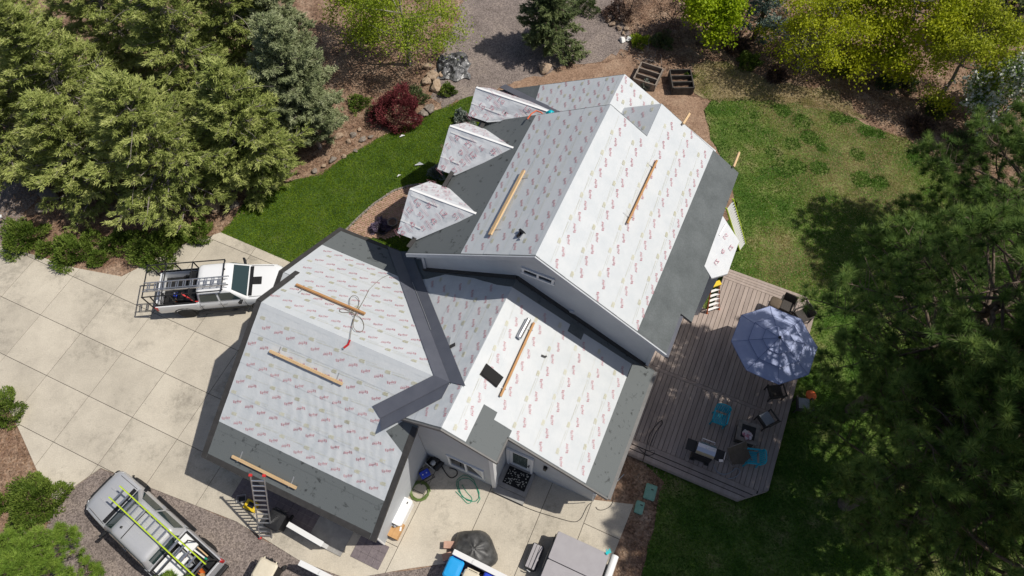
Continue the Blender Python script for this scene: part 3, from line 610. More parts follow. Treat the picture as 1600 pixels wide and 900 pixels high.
def rake(p,a,b,m='fascia',h=.22,th=.05,dv=-.03):
    mb=MB(); mb.hexa([(a[0],a[1]+dv-th,Z(p,*a)-h),(b[0],b[1]+dv-th,Z(p,*b)-h),(b[0],b[1]+dv,Z(p,*b)-h),(a[0],a[1]+dv,Z(p,*a)-h)],[(a[0],a[1]+dv-th,Z(p,*a)-.006),(b[0],b[1]+dv-th,Z(p,*b)-.006),(b[0],b[1]+dv,Z(p,*b)-.006),(a[0],a[1]+dv,Z(p,*a)-.006)]); return hb(mb,'rake_board',M[m])
rake('wl',(-7.0,4.98),(-4.85,4.98)); rake('wr',(-4.848,4.98),(-2.85,4.98)); rake('wr',(-2.83,5.89),(1.08,5.89)); rake('ml',(-9.44,10.88),(-4.07,10.88),'fascia_l',.23); rake('mr',(-4.068,10.88),(1.15,10.88),'fascia_l',.23)
mb=MB(); mb.bar((-2.85,4.93,Z('wr',-2.86,5)-.12),(-2.85,5.83,Z('wr',-2.86,5)-.12),.05,.2)
hb(mb,'fascia_board',M['fascia'])
for n_,(u,v0,v1,z,m) in enumerate(((1.19,10.8,12.58,5.12,'metal_valley'),(1.12,5.85,11.2,2.62,'fascia'))):
    mb=MB(); mb.bar((u,v0,z),(u,v1,z),.13,.12); hb(mb,'gutter',M[m])
for q in ([(638,386),(648,373),(648,348)],[(692,294),(708,267)],[(731,184),(757,190),(751,200)]):   # loose lengths of drip edge at the left eave
    mb=MB(); zz=5.42; pts=[toUV(G(x,y,zz))+(zz,) for x,y in q]
    for a_,b_ in zip(pts[:-1],pts[1:]): mb.bar(a_,b_,.17,.03)
    hb(mb,'drip_edge',M['drip'])
# --- walls
def wv_(name,v,poly,th=.15,m='siding'): mb=MB(); mb.hexa([(u,v,z) for u,z in poly],[(u,v+th,z) for u,z in poly]); return hb(mb,name,M[m])
def wu_(name,u,poly,th=.15,m='siding'): mb=MB(); mb.hexa([(u,v,z) for v,z in poly],[(u+th,v,z) for v,z in poly]); return hb(mb,name,M[m])
T_=.18
gable=wv_('gable_wall',11.2,[(-9.0,0),(.75,0),(.75,Z('mr',.75,0)-T_),(-4.07,8.6-T_),(-9.0,Z('ml',-9,0)-T_)])
wu_('wall',-9.0,[(11.36,0),(21,0),(21,4.1),(18.1,5.2),(11.36,5.2)]); wu_('wall',.6,[(11.36,0),(21,0),(21,4.0),(19.9,5.0),(11.36,5.0)]); wv_('wall',20.85,[(-9,0),(.6,0),(.6,3.9),(-4.45,6.8),(-9,4.2)])
wu_('wall',-13.0,[(1.36,0),(11.7,0),(11.7,2.6),(6.57,5.55),(1.36,2.6)]); wu_('wall',-13.45,[(8.0,0),(11.7,0),(11.7,2.55),(8.3,4.4),(8,4.3)],th=.14); wv_('wall',11.65,[(-13.4,0),(-9.1,0),(-9.1,3.3),(-10.5,2.55),(-13.4,2.55)])
gfw=wv_('wall',1.36,[(-12.85,0),(-6.3,0),(-6.3,2.62),(-12.85,2.62)])
for x in (-11.35,-8.05):
    mb=MB(); mb.box((x,1.34,1.1),(2.7,.04,2.2)); gd=hb(mb,'garage_door',M['fascia_l'])
    for k in range(4): mb=MB(); mb.box((x,1.315,.29+.54*k),(2.6,.02,.46)); o=hb(mb,'panel',M['trim']); o.parent=gd
gr=wu_('wall',-6.27,[(1.36,0),(5.04,0),(5.04,Z('gf',0,5.04)-T_),(1.36,2.62)],m='siding')
mb=MB(); mb.box((-6.17,1.33,1.3),(.14,.06,2.6)); hb(mb,'corner_board',M['trim'])
entry=wv_('wall',5.05,[(-6.12,0),(-3.1,0),(-3.1,Z('wr',-3.1,0)-T_),(-4.85,6.05-T_),(-6.12,Z('wl',-6.12,0)-T_)])
wu_('wall',-3.25,[(5.2,0),(6.15,0),(6.15,4.85),(5.2,4.85)]); front=wv_('wall',6.15,[(-3.1,0),(.7,0),(.7,Z('wr',.7,0)-T_),(-3.1,Z('wr',-3.1,0)-T_)]); wu_('wall',.55,[(6.3,0),(11.2,0),(11.2,2.75),(6.3,2.75)])
mb=MB(); mb.box((-3.13,5.02,2.35),(.16,.06,4.7)); hb(mb,'corner_board',M['trim']); mb=MB(); mb.box((-3.075,5.12,2.35),(.05,.13,4.7)); hb(mb,'corner_board',M['trim'])
for q in ((-8.95,11.17,3.6,3.2),(.7,11.17,4.0,2.2)): mb=MB(); mb.box(q[:3],(.12,.05,q[3])); hb(mb,'corner_board',M['fascia_l'])
def window(parent,v,c,name='window',blind=False):           # c: top-left, top-right, bottom-right, bottom-left on the wall plane
    u0=(c[0][0]+c[3][0])/2; u1=(c[1][0]+c[2][0])/2; zt=(c[0][2]+c[1][2])/2; zb=(c[2][2]+c[3][2])/2
    mb=MB(); f=.07
    for a_,b_ in (((u0,zb),(u1,zb)),((u0,zt),(u1,zt))): mb.bar((a_[0]-f,v-.03,a_[1]),(b_[0]+f,v-.03,b_[1]),.06,.085)
    for x in (u0,u1,(u0+u1)/2): mb.bar((x,v-.028,zb+.045),(x,v-.028,zt-.045),.05,.08,up=(1,0,0))
    o=hb(mb,name,M['trim']); 
    for i,(a_,b_) in enumerate(((u0+.045,(u0+u1)/2-.045),((u0+u1)/2+.045,u1-.045))):
        mb=MB(); mb.box(((a_+b_)/2,v-.008,(zb+zt)/2),(b_-a_,.012,zt-zb-.09)); g=hb(mb,'pane',M['glass']); g.parent=o
    return o,u0,u1,zb,zt
window(gable,11.2,[PV(818,417.5,11.2),PV(864.5,436.5,11.2),PV(863.5,443.5,11.2),PV(817.5,424.5,11.2)])
o,u0,u1,zb,zt=window(entry,5.05,[PV(699.5,710.5,5.05),PV(754,735,5.05),PV(755.5,747.5,5.05),PV(704.5,723,5.05)])
mb=MB(); mb.poly([(u1-.6,5.03,zt-.05),(u1-.06,5.03,zt-.05),(u1-.06,5.03,zb+.05)]); hb(mb,'blind',M['blind'])
# door, landing, mat, lantern
dl=PV(793,719,6.15); dr=PV(828.6,735,6.15); du0,du1=dl[0],dr[0]
st=MB(); st.box((-2.45,5.62,.14),(1.28,.98,.28)); st.box((-2.45,4.98,.07),(1.3,.28,.14)); hb(st,'landing_step',M['step'])
mb=MB(); 
for x in (-3.0,-1.98): mb.box((x,6.1,1.33),(.1,.08,2.1))
mb.box((-2.49,6.1,2.42),(1.12,.08,.1)); fr=hb(mb,'door_frame',M['trim'])
mb=MB(); mb.box((-2.49,6.125,.42),(.9,.03,.28)); mb.box((-2.49,6.125,2.27),(.9,.03,.18))
for x in (-2.87,-2.11): mb.box((x,6.125,1.37),(.14,.03,1.62))
dr_=hb(mb,'door',M['trim']); mb=MB(); mb.box((-2.49,6.13,1.37),(.62,.01,1.62)); g=hb(mb,'pane',pmat('door_glass',(.10,.13,.12),rough=.15,spec=.7)); g.parent=dr_
mb=MB(); mb.box((-2.1,6.07,1.25),(.03,.06,.2)); mb.tube([(-2.1,6.05,1.3),(-2.2,6.04,1.3)],.015); g=hb(mb,'handle',M['blackmetal']); g.parent=dr_
mb=MB(); mb.box((-1.45,6.08,1.95),(.13,.1,.26)); mb.box((-1.45,6.09,2.12),(.08,.12,.06)); mb.box((-1.45,6.13,1.95),(.16,.03,.34)); hb(mb,'wall_lantern',M['black'])
mb=MB(); mb.box((.62,6.08,1.6),(.14,.1,.16)); mb.tube([(.55,6.06,1.55),(.6,6.0,1.3),(.65,6.06,.4)],.015); hb(mb,'meter_box',M['white'])
mb=MB(); mb.box(PV(894,486,11.2)[:1]+(11.17,)+PV(894,486,11.2)[2:],(.18,.06,.16)); hb(mb,'vent_hood',M['fascia_l'])
# bay under the right eave with its white-papered roof
mb=MB(); top=[(1.3,17.6,5.17),(2.34,17.05,4.6),(2.32,15.4,4.6),(1.78,14.74,4.93),(1.28,15.05,5.2)]; mb.hexa([(a_,b_,c_-.1) for a_,b_,c_ in top],top); br=hb(mb,'bay_roof',M['wrap'])
mb=MB(); mb.prism([(.76,17.3),(2.1,16.85),(2.1,15.55),(.76,15.1)],0,4.45); hb(mb,'bay_wall',M['siding'])
mb=MB(); mb.bar((1.5,16.65,5.09),(1.6,17.3,5.04),.07,.01,up=(.45,0,1)); o=hb(mb,'tape_strip',M['white']); o.parent=br
red=[]
for (a_,b_,k) in ((1.75,16.8,0),(1.85,16.1,1),(1.75,15.5,2),(2.1,16.5,2)):
    Tx=WT[k]; zz=5.2-(a_-1.3)*.545+.02; X=Tx[0][:,0]*.55;Y=Tx[0][:,1]*.55; red.append((np.stack([a_+Y*.88*.9+X*.2,b_+X-Y*.2,zz-(Y*.88*.9+X*.2)*.545],1),Tx[1]))
Vv=np.concatenate([x[0] for x in red])-np.array(HO); kk=0; Fs=[]
for v__,f_ in red: Fs.append(f_+kk); kk+=len(v__)
o=npmesh('lettering',Vv,np.concatenate(Fs),M['redwrap'],br); o['kind']='stuff'
# black boot of ice shield where the wing meets the wall
for p,a_,b_ in (('wl',(-9.0,11.14),(-4.85,11.14)),('wr',(-4.85,11.14),(.76,11.14))):
    mb=MB(); mb.bar((a_[0],a_[1],Z(p,*a_)+.03),(b_[0],b_[1],Z(p,*b_)+.03),.12,.12); hb(mb,'wall_flashing',M['drip'])
# ---------------------------------------------------------------- things lying on the roofs
def onroof(p,u,v,d=0): return U(u,v,Z(p,u,v)+d)
def local(p):                                               # world basis of a slope: along, up, normal
    return [Vector(U(*x)) for x in basis(p)]
def frame(o,p,u,v,d,alongv):                                 # orient an Empty on a slope: x along alongv, z normal
    al,up,n=local(p); x=Vector(U(*alongv,0)); x=(x-n*x.dot(n)).normalized(); y=n.cross(x)
    o.rotation_euler=Matrix((x,y,n)).transposed().to_euler(); o.location=onroof(p,u,v,d)
def plank(p,a,b,label,mat='lumber',w_=.10,h=.07,jacks=True):
    u,v=(a[0]+b[0])/2,(a[1]+b[1])/2; t=thing('toe_board',label,'plank',group='planks fixed across the roofs'); frame(t,p,u,v,.018,(b[0]-a[0],b[1]-a[1]))
    pa=Vector((a[0],a[1],Z(p,*a))); pb=Vector((b[0],b[1],Z(p,*b))); ln=(pb-pa).length
    mb=MB(); mb.box((0,0,.10),(ln,w_,h)); mb.build('plank',mat,t,bevel=.004)
    if jacks:
        al,up,n=basis(p); x=(pb-pa).normalized(); y=n.cross(x); s=1 if y.dot(up)>0 else -1
        for q in (-ln*.4,ln*.4):
            mb=MB(); mb.box((q,s*.13,.004),(.04,.32,.008)); mb.bar((q,s*-.07,.055),(q,s*.06,.055),.04,.012); mb.bar((q,-s*.065,.05),(q,-s*.065,.15),.04,.012,up=(0,1,0)); mb.bar((q,s*.05,.01),(q,s*-.06,.05),.03,.01); mb.build('roof_jack','galv',t)
    return t
plank('gb',(-12.64,7.89),(-9.61,7.86),'orange-brown plank behind the garage ridge with a rope coiled on it','lumber_o')
plank('gf',(-12.03,5.26),(-8.97,5.23),'pale plank across the middle of the front garage slope')
plank('gf',(-12.03,1.64),(-9.26,1.62),'pale plank near the front garage eave above the aluminium ladder')
plank('wr',(-3.71,9.97),(-3.66,6.93),'orange-brown plank on the sunny wing slope beside the black scrap','lumber_o',.08)
plank('ml',(-6.14,14.8),(-6.08,11.67),'long pale plank on the shaded main slope nearest the gablets',w_=.14)
plank('mr',(-1.8,17.39),(-1.9,14.19),'thin orange plank on the sunny main slope','lumber_o',.07)
plank('mr',(-1.47,19.76),(-1.37,20.43),'short plank end sticking out past the rear roof edge, nearer the ridge',w_=.09,jacks=False)
plank('mr',(1.03,19.87),(1.05,20.71),'short plank end sticking out past the grey rear roof corner',w_=.09,jacks=False)
def item(name,label,cat,p,u,v,parts,ax=(1,0),d=.018,rz=0):
    t=thing(name,label,cat); frame(t,p,u,v,d,ax)
    for nm,fn,mat in parts: mb=MB(); fn(mb); mb.build(nm,mat,t)
    return t
item('membrane_scrap','black folded scrap of membrane against the orange plank on the wing roof','scrap','wr',-4.18,7.42,[('sheet',lambda m:m.hexa([(-.38,-.23,0),(.38,-.23,0),(.40,.23,0),(-.40,.23,0)],[(-.38,-.23,.05),(.38,-.23,.05),(.40,.23,.03),(-.40,.23,.03)]),'mat'),('fold',lambda m:m.bar((-.34,-.12,.055),(.34,-.12,.055),.14,.03),'mat')],ax=(.95,-.1))
item('foil_roll','silver foil roll beside the upper end of the wing plank','roll','wr',-3.93,9.55,[('roll',lambda m:m.lathe([(.0,-.42),(.09,-.42),(.1,-.4),(.1,.4),(.09,.42),(0,.42)],axis='x',c=(0,0,.1),n=12),'alu'),('wrapper_strip',lambda m:m.box((0,.05,.2),(.7,.03,.01)),'white')],ax=(.05,1))
item('plastic_scrap','small black clip lying on the sunny wing slope','scrap','wr',-2.9,9.1,[('strip',lambda m:m.box((0,0,.02),(.18,.07,.03),.2),'black'),('tab',lambda m:m.box((.09,.05,.02),(.05,.06,.03)),'black')])
item('metal_scrap','bent dark metal offcut beside the corner of the valley flashing','scrap','wl',-6.15,8.05,[('strip',lambda m:m.box((-.05,0,.02),(.16,.5,.02)),'galv'),('bent_tab',lambda m:m.bar((0,-.2,.02),(.3,-.14,.06),.14,.02),'drip')],ax=(.9,.3))
item('nail_gun','black nail gun on the shaded main slope near the front rake','tool','ml',-4.98,11.75,[('handle',lambda m:m.bar((-.15,0,.05),(.1,.05,.05),.06,.08),'black'),('body',lambda m:m.bar((.08,-.16,.06),(.12,.14,.06),.09,.1),'black'),('magazine',lambda m:m.bar((-.18,-.18,.04),(.08,-.15,.04),.04,.07),'galv')],ax=(.5,1))
item('pole_clip','small black hammer on the farthest gablet','tool','rl',-7.9,18.55,[('handle',lambda m:m.bar((-.3,0,1.12),(.2,0,1.16),.04,.03),'black'),('head',lambda m:m.bar((.2,-.1,1.17),(.2,.14,1.17),.06,.05),'black')],ax=(.5,1))
hat=thing('hard_hat','turquoise hard hat at the end of the metal valley behind the main ridge','hat'); hat.location=G(860,178,6.95)
mb=MB(); mb.lathe([(.17,0),(.165,.02),(.13,.03),(.125,.08),(.10,.13),(.05,.165),(0.001,.17)],n=16); mb.build('shell',pmat('turquoise_shell',(.0,.42,.50),rough=.3),hat,smooth=True)
mb=MB(); mb.lathe([(.17,0),(.19,.005),(.19,.015),(.16,.02)],n=16); mb.build('brim',pmat('turquoise_brim',(.0,.36,.44),rough=.35),hat)
mb=MB(); pts=[G(*q) for q in ((824,186,6.8),(830,178,6.85),(838,173,6.8),(846,176,6.75),(850,181,6.7),(856,180,6.65))]; mb.tube(pts,.03,6); tag(mb.build('air_hose',pmat('orange_hose',(.62,.13,.05),rough=.4)),'orange air hose running to the turquoise hard hat','hose')
def rope(name,label,cat,pts,r,mat,it=2,close=False):
    p=[Vector(q) for q in pts]
    for _ in range(it):
        n=[p[0]]
        for a_,b_ in zip(p[:-1],p[1:]): n+=[a_*.75+b_*.25,a_*.25+b_*.75]
        p=n+[p[-1]]
    mb=MB(); mb.tube(p,r,5); return tag(mb.build(name,mat,smooth=True),label,cat)
def gbp(px,py,p='gb',d=.035): q=PP(p,px,py); return U(q[0],q[1],q[2]+d)
def gbp2(px,py,d=.035):
    a_=PP('gb',px,py); return gbp(px,py,'gb' if a_[1]>6.57 else 'gf',d)
rope('safety_rope','thin grey rope looped in a bow over the plank behind the garage ridge','rope',[gbp2(x,y,.13 if 545<x<562 else .035) for x,y in ((577,453),(566,475),(558,490),(556,499),(548,485),(547,470),(552,463),(561,466),(562,475),(556,490),(540,489),(531,488),(531,483),(540,483),(555,493),(566,498),(570,512),(565,520),(556,519),(552,510),(556,495),(552,505),(548,532))],.012,'rope')
rope('loose_cord','fine grey cord lying up the rear garage slope','cord',[gbp(x,y) for x,y in ((577,453),(590,440),(600,433),(612,429))],.008,'rope')
item('rope_grab','red rope grab hanging at the end of the rope on the garage ridge','tool','gf',-9.32,6.40,[('body',lambda m:m.bar((-.16,0,.04),(.06,0,.04),.07,.05),'redp'),('lever',lambda m:m.bar((.05,0,.05),(.2,.09,.05),.05,.04),'redp'),('ring',lambda m:m.lathe([(.02,.03),(.045,.03),(.045,.05),(.02,.05)],c=(-.19,0,0),n=10),'galv')],ax=(.55,1))
# ---------------------------------------------------------------- pickups
def rrect(cx,cy,hx,hy,r,z,n=4):
    out=[]
    for sx,sy,a0 in ((1,1,0),(-1,1,90),(-1,-1,180),(1,-1,270)):
        for k in range(n+1):
            a=R(a0+90*k/n); out.append((cx+sx*(hx-r)+r*math.cos(a),cy+sy*(hy-r)+r*math.sin(a),z))
    return out
def pickup(name,label,loc,rz,paint,scoop=False,length=5.6):
    t=thing(name,label,'pickup truck',loc,rz,None)
    xb,xf=-length/2,length/2; W=.95
    def ring(x,w_,zt,zb=.50,cr=.03):
        h=[(w_*.82,zb),(w_*.98,zb+.12),(w_,zb+.30),(w_*.985,zt-.14),(w_*.94,zt-.045),(w_*.83,zt),(w_*.42,zt+cr)]
        return [(x,y,z) for y,z in h]+[(x,-y,z) for y,z in h[::-1]]
    xc=-length/2+1.85                                       # back of the cab
    st=[(xf-.02,.70,.80),(xf-.06,.78,.88),(xf-.16,.86,.97),(xf-.4,.92,1.05),(xf-.9,.945,1.11),(xf-1.35,W,1.15),(xf-1.7,W,1.16),(xc,W,1.16)]
    mb=MB(); mb.loft([ring(x,w_,z,.5 if i>2 else .52,.03 if i else .01) for i,(x,w_,z) in enumerate(st)]); body=mb.build('body',paint,t,smooth=True)
    md=body.modifiers.new('edge','EDGE_SPLIT'); md.split_angle=R(38)
    # cab: a tapering shell
    xw=xf-1.42                                              # foot of the windscreen
    lv=[(xw,xc+.02,.90,1.12),(xw-.05,xc+.03,.89,1.18),(xw-.62,xc+.10,.74,1.66),(xw-.72,xc+.14,.71,1.73),(xw-.86,xc+.22,.64,1.775),(xw-1.05,xc+.38,.48,1.79)]
    mb=MB(); mb.loft([rrect((a+b)/2,0,(a-b)/2,w_,.14 if i<2 else .17,z) for i,(a,b,w_,z) in enumerate(lv)]); cab=mb.build('cab',paint,t,smooth=True)
    md=cab.modifiers.new('edge','EDGE_SPLIT'); md.split_angle=R(50)
    def pane(nm,q,mat='autoglass',off=.016):
        q=[Vector(p) for p in q]; n=(q[1]-q[0]).cross(q[3]-q[0]).normalized(); c=sum(q,Vector())/4
        if n.dot(c-Vector(((xw+xc)/2,0,1.2)))<0: n=-n
        mb=MB(); mb.hexa([p-n*.01 for p in q],[p+n*off for p in q]); return mb.build(nm,mat,t)
    pane('windscreen',[(xw-.08,.77,1.20),(xw-.08,-.77,1.20),(xw-.60,-.63,1.65),(xw-.60,.63,1.65)])
    pane('rear_window',[(xc+.035,.62,1.22),(xc+.035,-.62,1.22),(xc+.10,-.55,1.62),(xc+.10,.55,1.62)])
    xm=(xw+xc)/2-.12
    for s in (1,-1):
        f=lambda x,z: (x,s*(.895-(z-1.18)/.48*.152),z)
        pane('side_window',[f(xw-.30,1.21),f(xm+.05,1.21),f(xm+.05,1.62),f(xw-.66,1.62)])
        pane('side_window',[f(xm-.05,1.21),f(xc+.16,1.21),f(xc+.24,1.62),f(xm-.05,1.62)])
        for x in (xm+.20,xc+.18): mb=MB(); mb.box((x,s*.957,1.0),(.17,.03,.035)); mb.build('door_handle','galv',t)
        mb=MB(); mb.hexa([(xw-.22,s*.92,1.12),(xw-.34,s*.92,1.12),(xw-.36,s*1.14,1.16),(xw-.26,s*1.14,1.16)],[(xw-.22,s*.92,1.20),(xw-.34,s*.92,1.20),(xw-.38,s*1.16,1.36),(xw-.26,s*1.16,1.36)]); mb.build('wing_mirror','black',t,bevel=.02)
        mb=MB(); mb.box((0,s*.99,.42),(2.2,.12,.05)); mb.build('side_step','black',t,bevel=.02)
        mb=MB(); mb.hexa([(xf-.30,s*.90,.80),(xf-.04,s*.62,.78),(xf-.08,s*.62,.92),(xf-.36,s*.86,.98)],[(xf-.28,s*.915,.81),(xf-.015,s*.63,.79),(xf-.055,s*.63,.925),(xf-.34,s*.885,.99)]); mb.build('headlight','clearlens',t)
        mb=MB(); mb.box((xb+.05,s*.91,.98),(.14,.12,.30)); mb.build('taillight','redlens',t,bevel=.03)
    # shut lines of the doors and the bonnet
    for s in (1,-1):
        for x in (xw-.18,xm,xc+.10): mb=MB(); mb.box((x,s*.951,.86),(.012,.012,.52)); mb.build('shut_line','rubber',t)
        mb=MB(); mb.box(((xw+xc)/2-.04,s*.952,.60),(xw-xc-.3,.012,.012)); mb.build('shut_line','rubber',t)
        mb=MB(); mb.bar((xw+.02,s*.80,1.172),(xf-.42,s*.76,1.075),.012,.012); mb.build('shut_line','rubber',t)
    mb=MB(); mb.box((xw+.06,0,1.185),(.16,1.5,.012)); mb.build('cowl','black',t)
    # bed
    for s in (1,-1):
        mb=MB(); q=[(xb,.86),(xc,.86),(xc,.80),(xb,.80)]
        mb.loft([[(x,s*y,z) for y,z in ((.93,.55),(.965,.72),(.965,.98),(.945,1.13),(.90,1.16),(.83,1.16),(.82,1.12),(.82,.62))] for x in (xb+.03,xb+.08,xc-.015)]); o=mb.build('bed_side',paint,t,smooth=True); md=o.modifiers.new('edge','EDGE_SPLIT'); md.split_angle=R(38)
        mb=MB(); mb.box(((xb+xc)/2,s*.865,1.168),(xc-xb-.06,.085,.018)); mb.build('bed_rail_cap','black',t)
    mb=MB(); mb.box((xb+.04,0,.86),(.08,1.64,.56)); mb.build('tailgate',paint,t,bevel=.02)
    mb=MB(); mb.box(((xb+xc)/2,0,.63),(xc-xb-.05,1.64,.04)); 
    mb.build('bed_floor','black',t)
    mb=MB(); mb.box((xc-.05,0,.9),(.05,1.64,.5)); mb.build('bed_bulkhead','black',t)
    mb=MB(); mb.box((xb-.08,0,.58),(.16,1.75,.18)); mb.build('rear_bumper','black',t,bevel=.03)
    mb=MB(); mb.loft([rrect(xf-.06,0,.14,.80,.12,z) for z in (.42,.50,.66,.72)]); mb.build('front_bumper',paint if scoop else 'black',t)
    mb=MB(); mb.box((xf-.02,0,.84),(.05,1.0,.16)); mb.build('grille','black',t,bevel=.01)
    wb=(xf-.98,xb+1.12)
    for x in wb:
        for s in (1,-1):
            mb=MB(); mb.lathe([(.22,-.12),(.36,-.125),(.395,-.09),(.40,0),(.395,.09),(.36,.125),(.22,.12)],c=(x,s*.86,.40),axis='y',n=20); ty=mb.build('tyre','rubber',t,smooth=True)
            mb=MB(); mb.lathe([(.0,.085),(.07,.09),(.10,.06),(.19,.085),(.23,.11),(.235,.0),(.0,-.02)],c=(x,s*.86,.40),axis='y',n=16) if s>0 else mb.lathe([(.0,-.085),(.07,-.09),(.10,-.06),(.19,-.085),(.23,-.11),(.235,.0),(.0,.02)],c=(x,s*.86,.40),axis='y',n=16); ri=mb.build('rim','galv' if not scoop else 'black',t); 
            mb=MB(); pts=[(x+.50*math.cos(a),s*.955,.40+.47*math.sin(a)) for a in np.linspace(.12,math.pi-.12,9)]; mb.tube(pts,.035,5); mb.build('wheel_arch','black',t)
    for s in (1,-1): mb=MB(); mb.tube([(xw-.09,s*.1,1.21),(xw-.16,s*.62,1.25)],.012,4); mb.build('wiper','black',t)
    mb=MB(); mb.lathe([(.05,0),(.04,.05),(.0,.07)],c=(xw-.95,.35,1.785),n=8); mb.build('antenna','black',t)
    if scoop:
        mb=MB(); mb.hexa([(xw+.12,-.2,1.15),(xw+.52,-.2,1.13),(xw+.52,.2,1.13),(xw+.12,.2,1.15)],[(xw+.14,-.18,1.21),(xw+.50,-.18,1.19),(xw+.50,.18,1.19),(xw+.14,.18,1.21)]); mb.build('hood_scoop','black',t)
        for k in range(4): mb=MB(); mb.box((xw+.2+.08*k,0,1.212),(.025,.32,.012)); mb.build('scoop_slat','rubber',t)
    else:
        for y in (-.28,.28): mb=MB(); mb.bar((xw+.1,y,1.175),(xf-.5,y*.9,1.115),.04,.02); mb.build('hood_crease',paint,t)
        for y in (-.32,-.1,.12,.34): mb=MB(); mb.bar((xw-.9,y,1.792),(xc+.3,y,1.785),.03,.012); mb.build('roof_rib',paint,t)
        mb=MB(); mb.tube([(xw-1.25,-.74,1.62),(xw-1.25,-.6,1.80),(xw-1.25,0,1.83),(xw-1.25,.6,1.80),(xw-1.25,.74,1.62)],.018,5); mb.build('roof_strap','black',t)
    return t,xb,xc,xw,xf
def ladder(name,label,p,q,w_,rung,mat_r,mat_g,up=(0,0,1),rail=(.03,.08),taper=0,feet=None,group=None,rung_w=.035,ext=False):
    p,q=Vector(p),Vector(q); d=(q-p).normalized(); sd=d.cross(Vector(up)).normalized(); nn=sd.cross(d); t=thing(name,label,'ladder',p,0,group); L_=(q-p).length
    for s in (1,-1):
        mb=MB(); mb.bar(sd*s*w_/2,sd*s*(w_/2-taper)+d*L_,rail[0],rail[1],up=nn); mb.build('rail',mat_r,t)
        if ext: mb=MB(); mb.bar(sd*s*(w_/2-.045)+nn*.07+d*.1,sd*s*(w_/2-.045)+nn*.07+d*(L_*.98),.025,.06,up=nn); mb.build('fly_rail',mat_r,t)
        if feet: 
            mb=MB(); mb.box(sd*s*w_/2,(.10,.08,.06)); mb.build('foot',feet,t)
            mb=MB(); mb.box(sd*s*(w_/2-taper)+d*L_,(.10,.09,.09)); mb.build('end_cap',feet,t)
    n=int(L_/rung)
    for k in range(n):
        a=rung*(k+.6); ww=w_/2-taper*a/L_
        mb=MB(); mb.bar(-sd*ww+d*a,sd*ww+d*a,rung_w,rung_w,up=nn); mb.build('rung',mat_g,t)
        if ext and k%1==0: mb=MB(); mb.bar(-sd*(ww-.05)+d*(a+.12)+nn*.07,sd*(ww-.05)+d*(a+.12)+nn*.07,rung_w,rung_w,up=nn); mb.build('rung',mat_g,t)
    return t
# --- white pickup with a ladder rack
hd=R(5.0); ta=G(246,482,1.0); Lw=5.5; lx,ly=-Lw/2+.05,-.91
wt,xb,xc,xw,xf=pickup('pickup_truck','white crew-cab pickup with black ladder rack and hood scoop, parked by the garage',(ta[0]-lx*math.cos(hd)+ly*math.sin(hd),ta[1]-lx*math.sin(hd)-ly*math.cos(hd),0),hd,'whitepaint',True,Lw)
def rackbar(*pts,r=.03): mb=MB(); mb.tube(pts,r,6); mb.build('rack_bar','blackmetal',wt)
xr=xw-.95
for s in (1,-1):
    rackbar((xb-.25,s*.80,1.90),(xr,s*.78,1.90),(xr+.06,s*.70,1.88))
    for x in (xb+.12,xb+.95,xc-.1): rackbar((x,s*.86,1.15),(x,s*.80,1.90))
for x in (xb-.22,xb+.6,xc-.1,xr+.02): rackbar((x,-.80,1.90),(x,.80,1.90))
for s in (1,-1): rackbar((xb-.12,s*.84,.6),(xb-.2,s*.82,1.9))
mb=MB(); mb.box((xc-.32,0,.98),(.42,1.5,.42)); mb.build('tool_chest','black',wt,bevel=.03)
ladder('extension_ladder','aluminium extension ladder strapped on the white pickup rack',G(223.5,449.5,2.0),G(357,438,2.0),.42,.305,M['alu'],M['alu'],group=None,ext=True)
def cargo(t,name,label,cat,loc,fn,mat=None,rz=0):
    w_=Matrix.Translation(t.location)@Matrix.Rotation(t.rotation_euler.z,4,'Z'); o=thing(name,label,cat,w_@Vector(loc),t.rotation_euler.z+rz)
    for nm,f,m in fn: mb=MB(); f(mb); mb.build(nm,m,o)
    return o
cargo(wt,'black_case','black plastic case in the white pickup bed behind the cab','case',(xc-.75,-.35,.65),[('shell',lambda m:m.box((0,0,.18),(.5,.5,.34)),'black'),('latch',lambda m:m.box((.26,0,.2),(.03,.12,.08)),'galv')],0)
cargo(wt,'wire_crate','black wire crate near the tailgate of the white pickup','crate',(xb+.5,-.45,.65),[('frame',lambda m:[m.bar((a,b,0),(a,b,.42),.025,.025,up=(1,0,0)) for a in (-.3,.3) for b in (-.25,.25)]+[m.bar((-.3,b,z),(.3,b,z),.025,.025) for b in (-.25,.25) for z in (.02,.42)]+[m.bar((a,-.25,z),(a,.25,z),.025,.025) for a in (-.3,.3) for z in (.02,.42)],'blackmetal'),('base',lambda m:m.box((0,0,.02),(.58,.48,.02)),'black')])
cargo(wt,'red_strap','red ratchet strap hanging over the white pickup bed side','strap',(xc-.25,-.72,1.1),[('band',lambda m:m.bar((-.28,.1,.55),(.12,-.1,.08),.06,.012),'redp'),('tail',lambda m:m.bar((.12,-.1,.08),(.3,-.12,.1),.05,.012),'redp')])
cargo(wt,'blue_jug','blue and clear jug among the tools in the white pickup bed','jug',(xc-1.15,-.2,.65),[('body',lambda m:m.lathe([(.11,0),(.12,.05),(.12,.25),(.05,.32),(.03,.36)],n=10),'blue'),('cap',lambda m:m.lathe([(.035,.36),(.035,.4),(0,.4)],n=8),'white')])
cargo(wt,'tool_bundle','orange-handled hand tools lying in the white pickup bed','tools',(xb+1.1,-.5,.66),[('handle',lambda m:m.bar((-.5,0,.05),(.5,.25,.06),.035,.035),'orange'),('wooden_handle',lambda m:m.bar((-.45,.15,.05),(.45,.02,.08),.03,.03),'lumber'),('head',lambda m:m.box((.5,.25,.08),(.1,.2,.06)),'steel')])
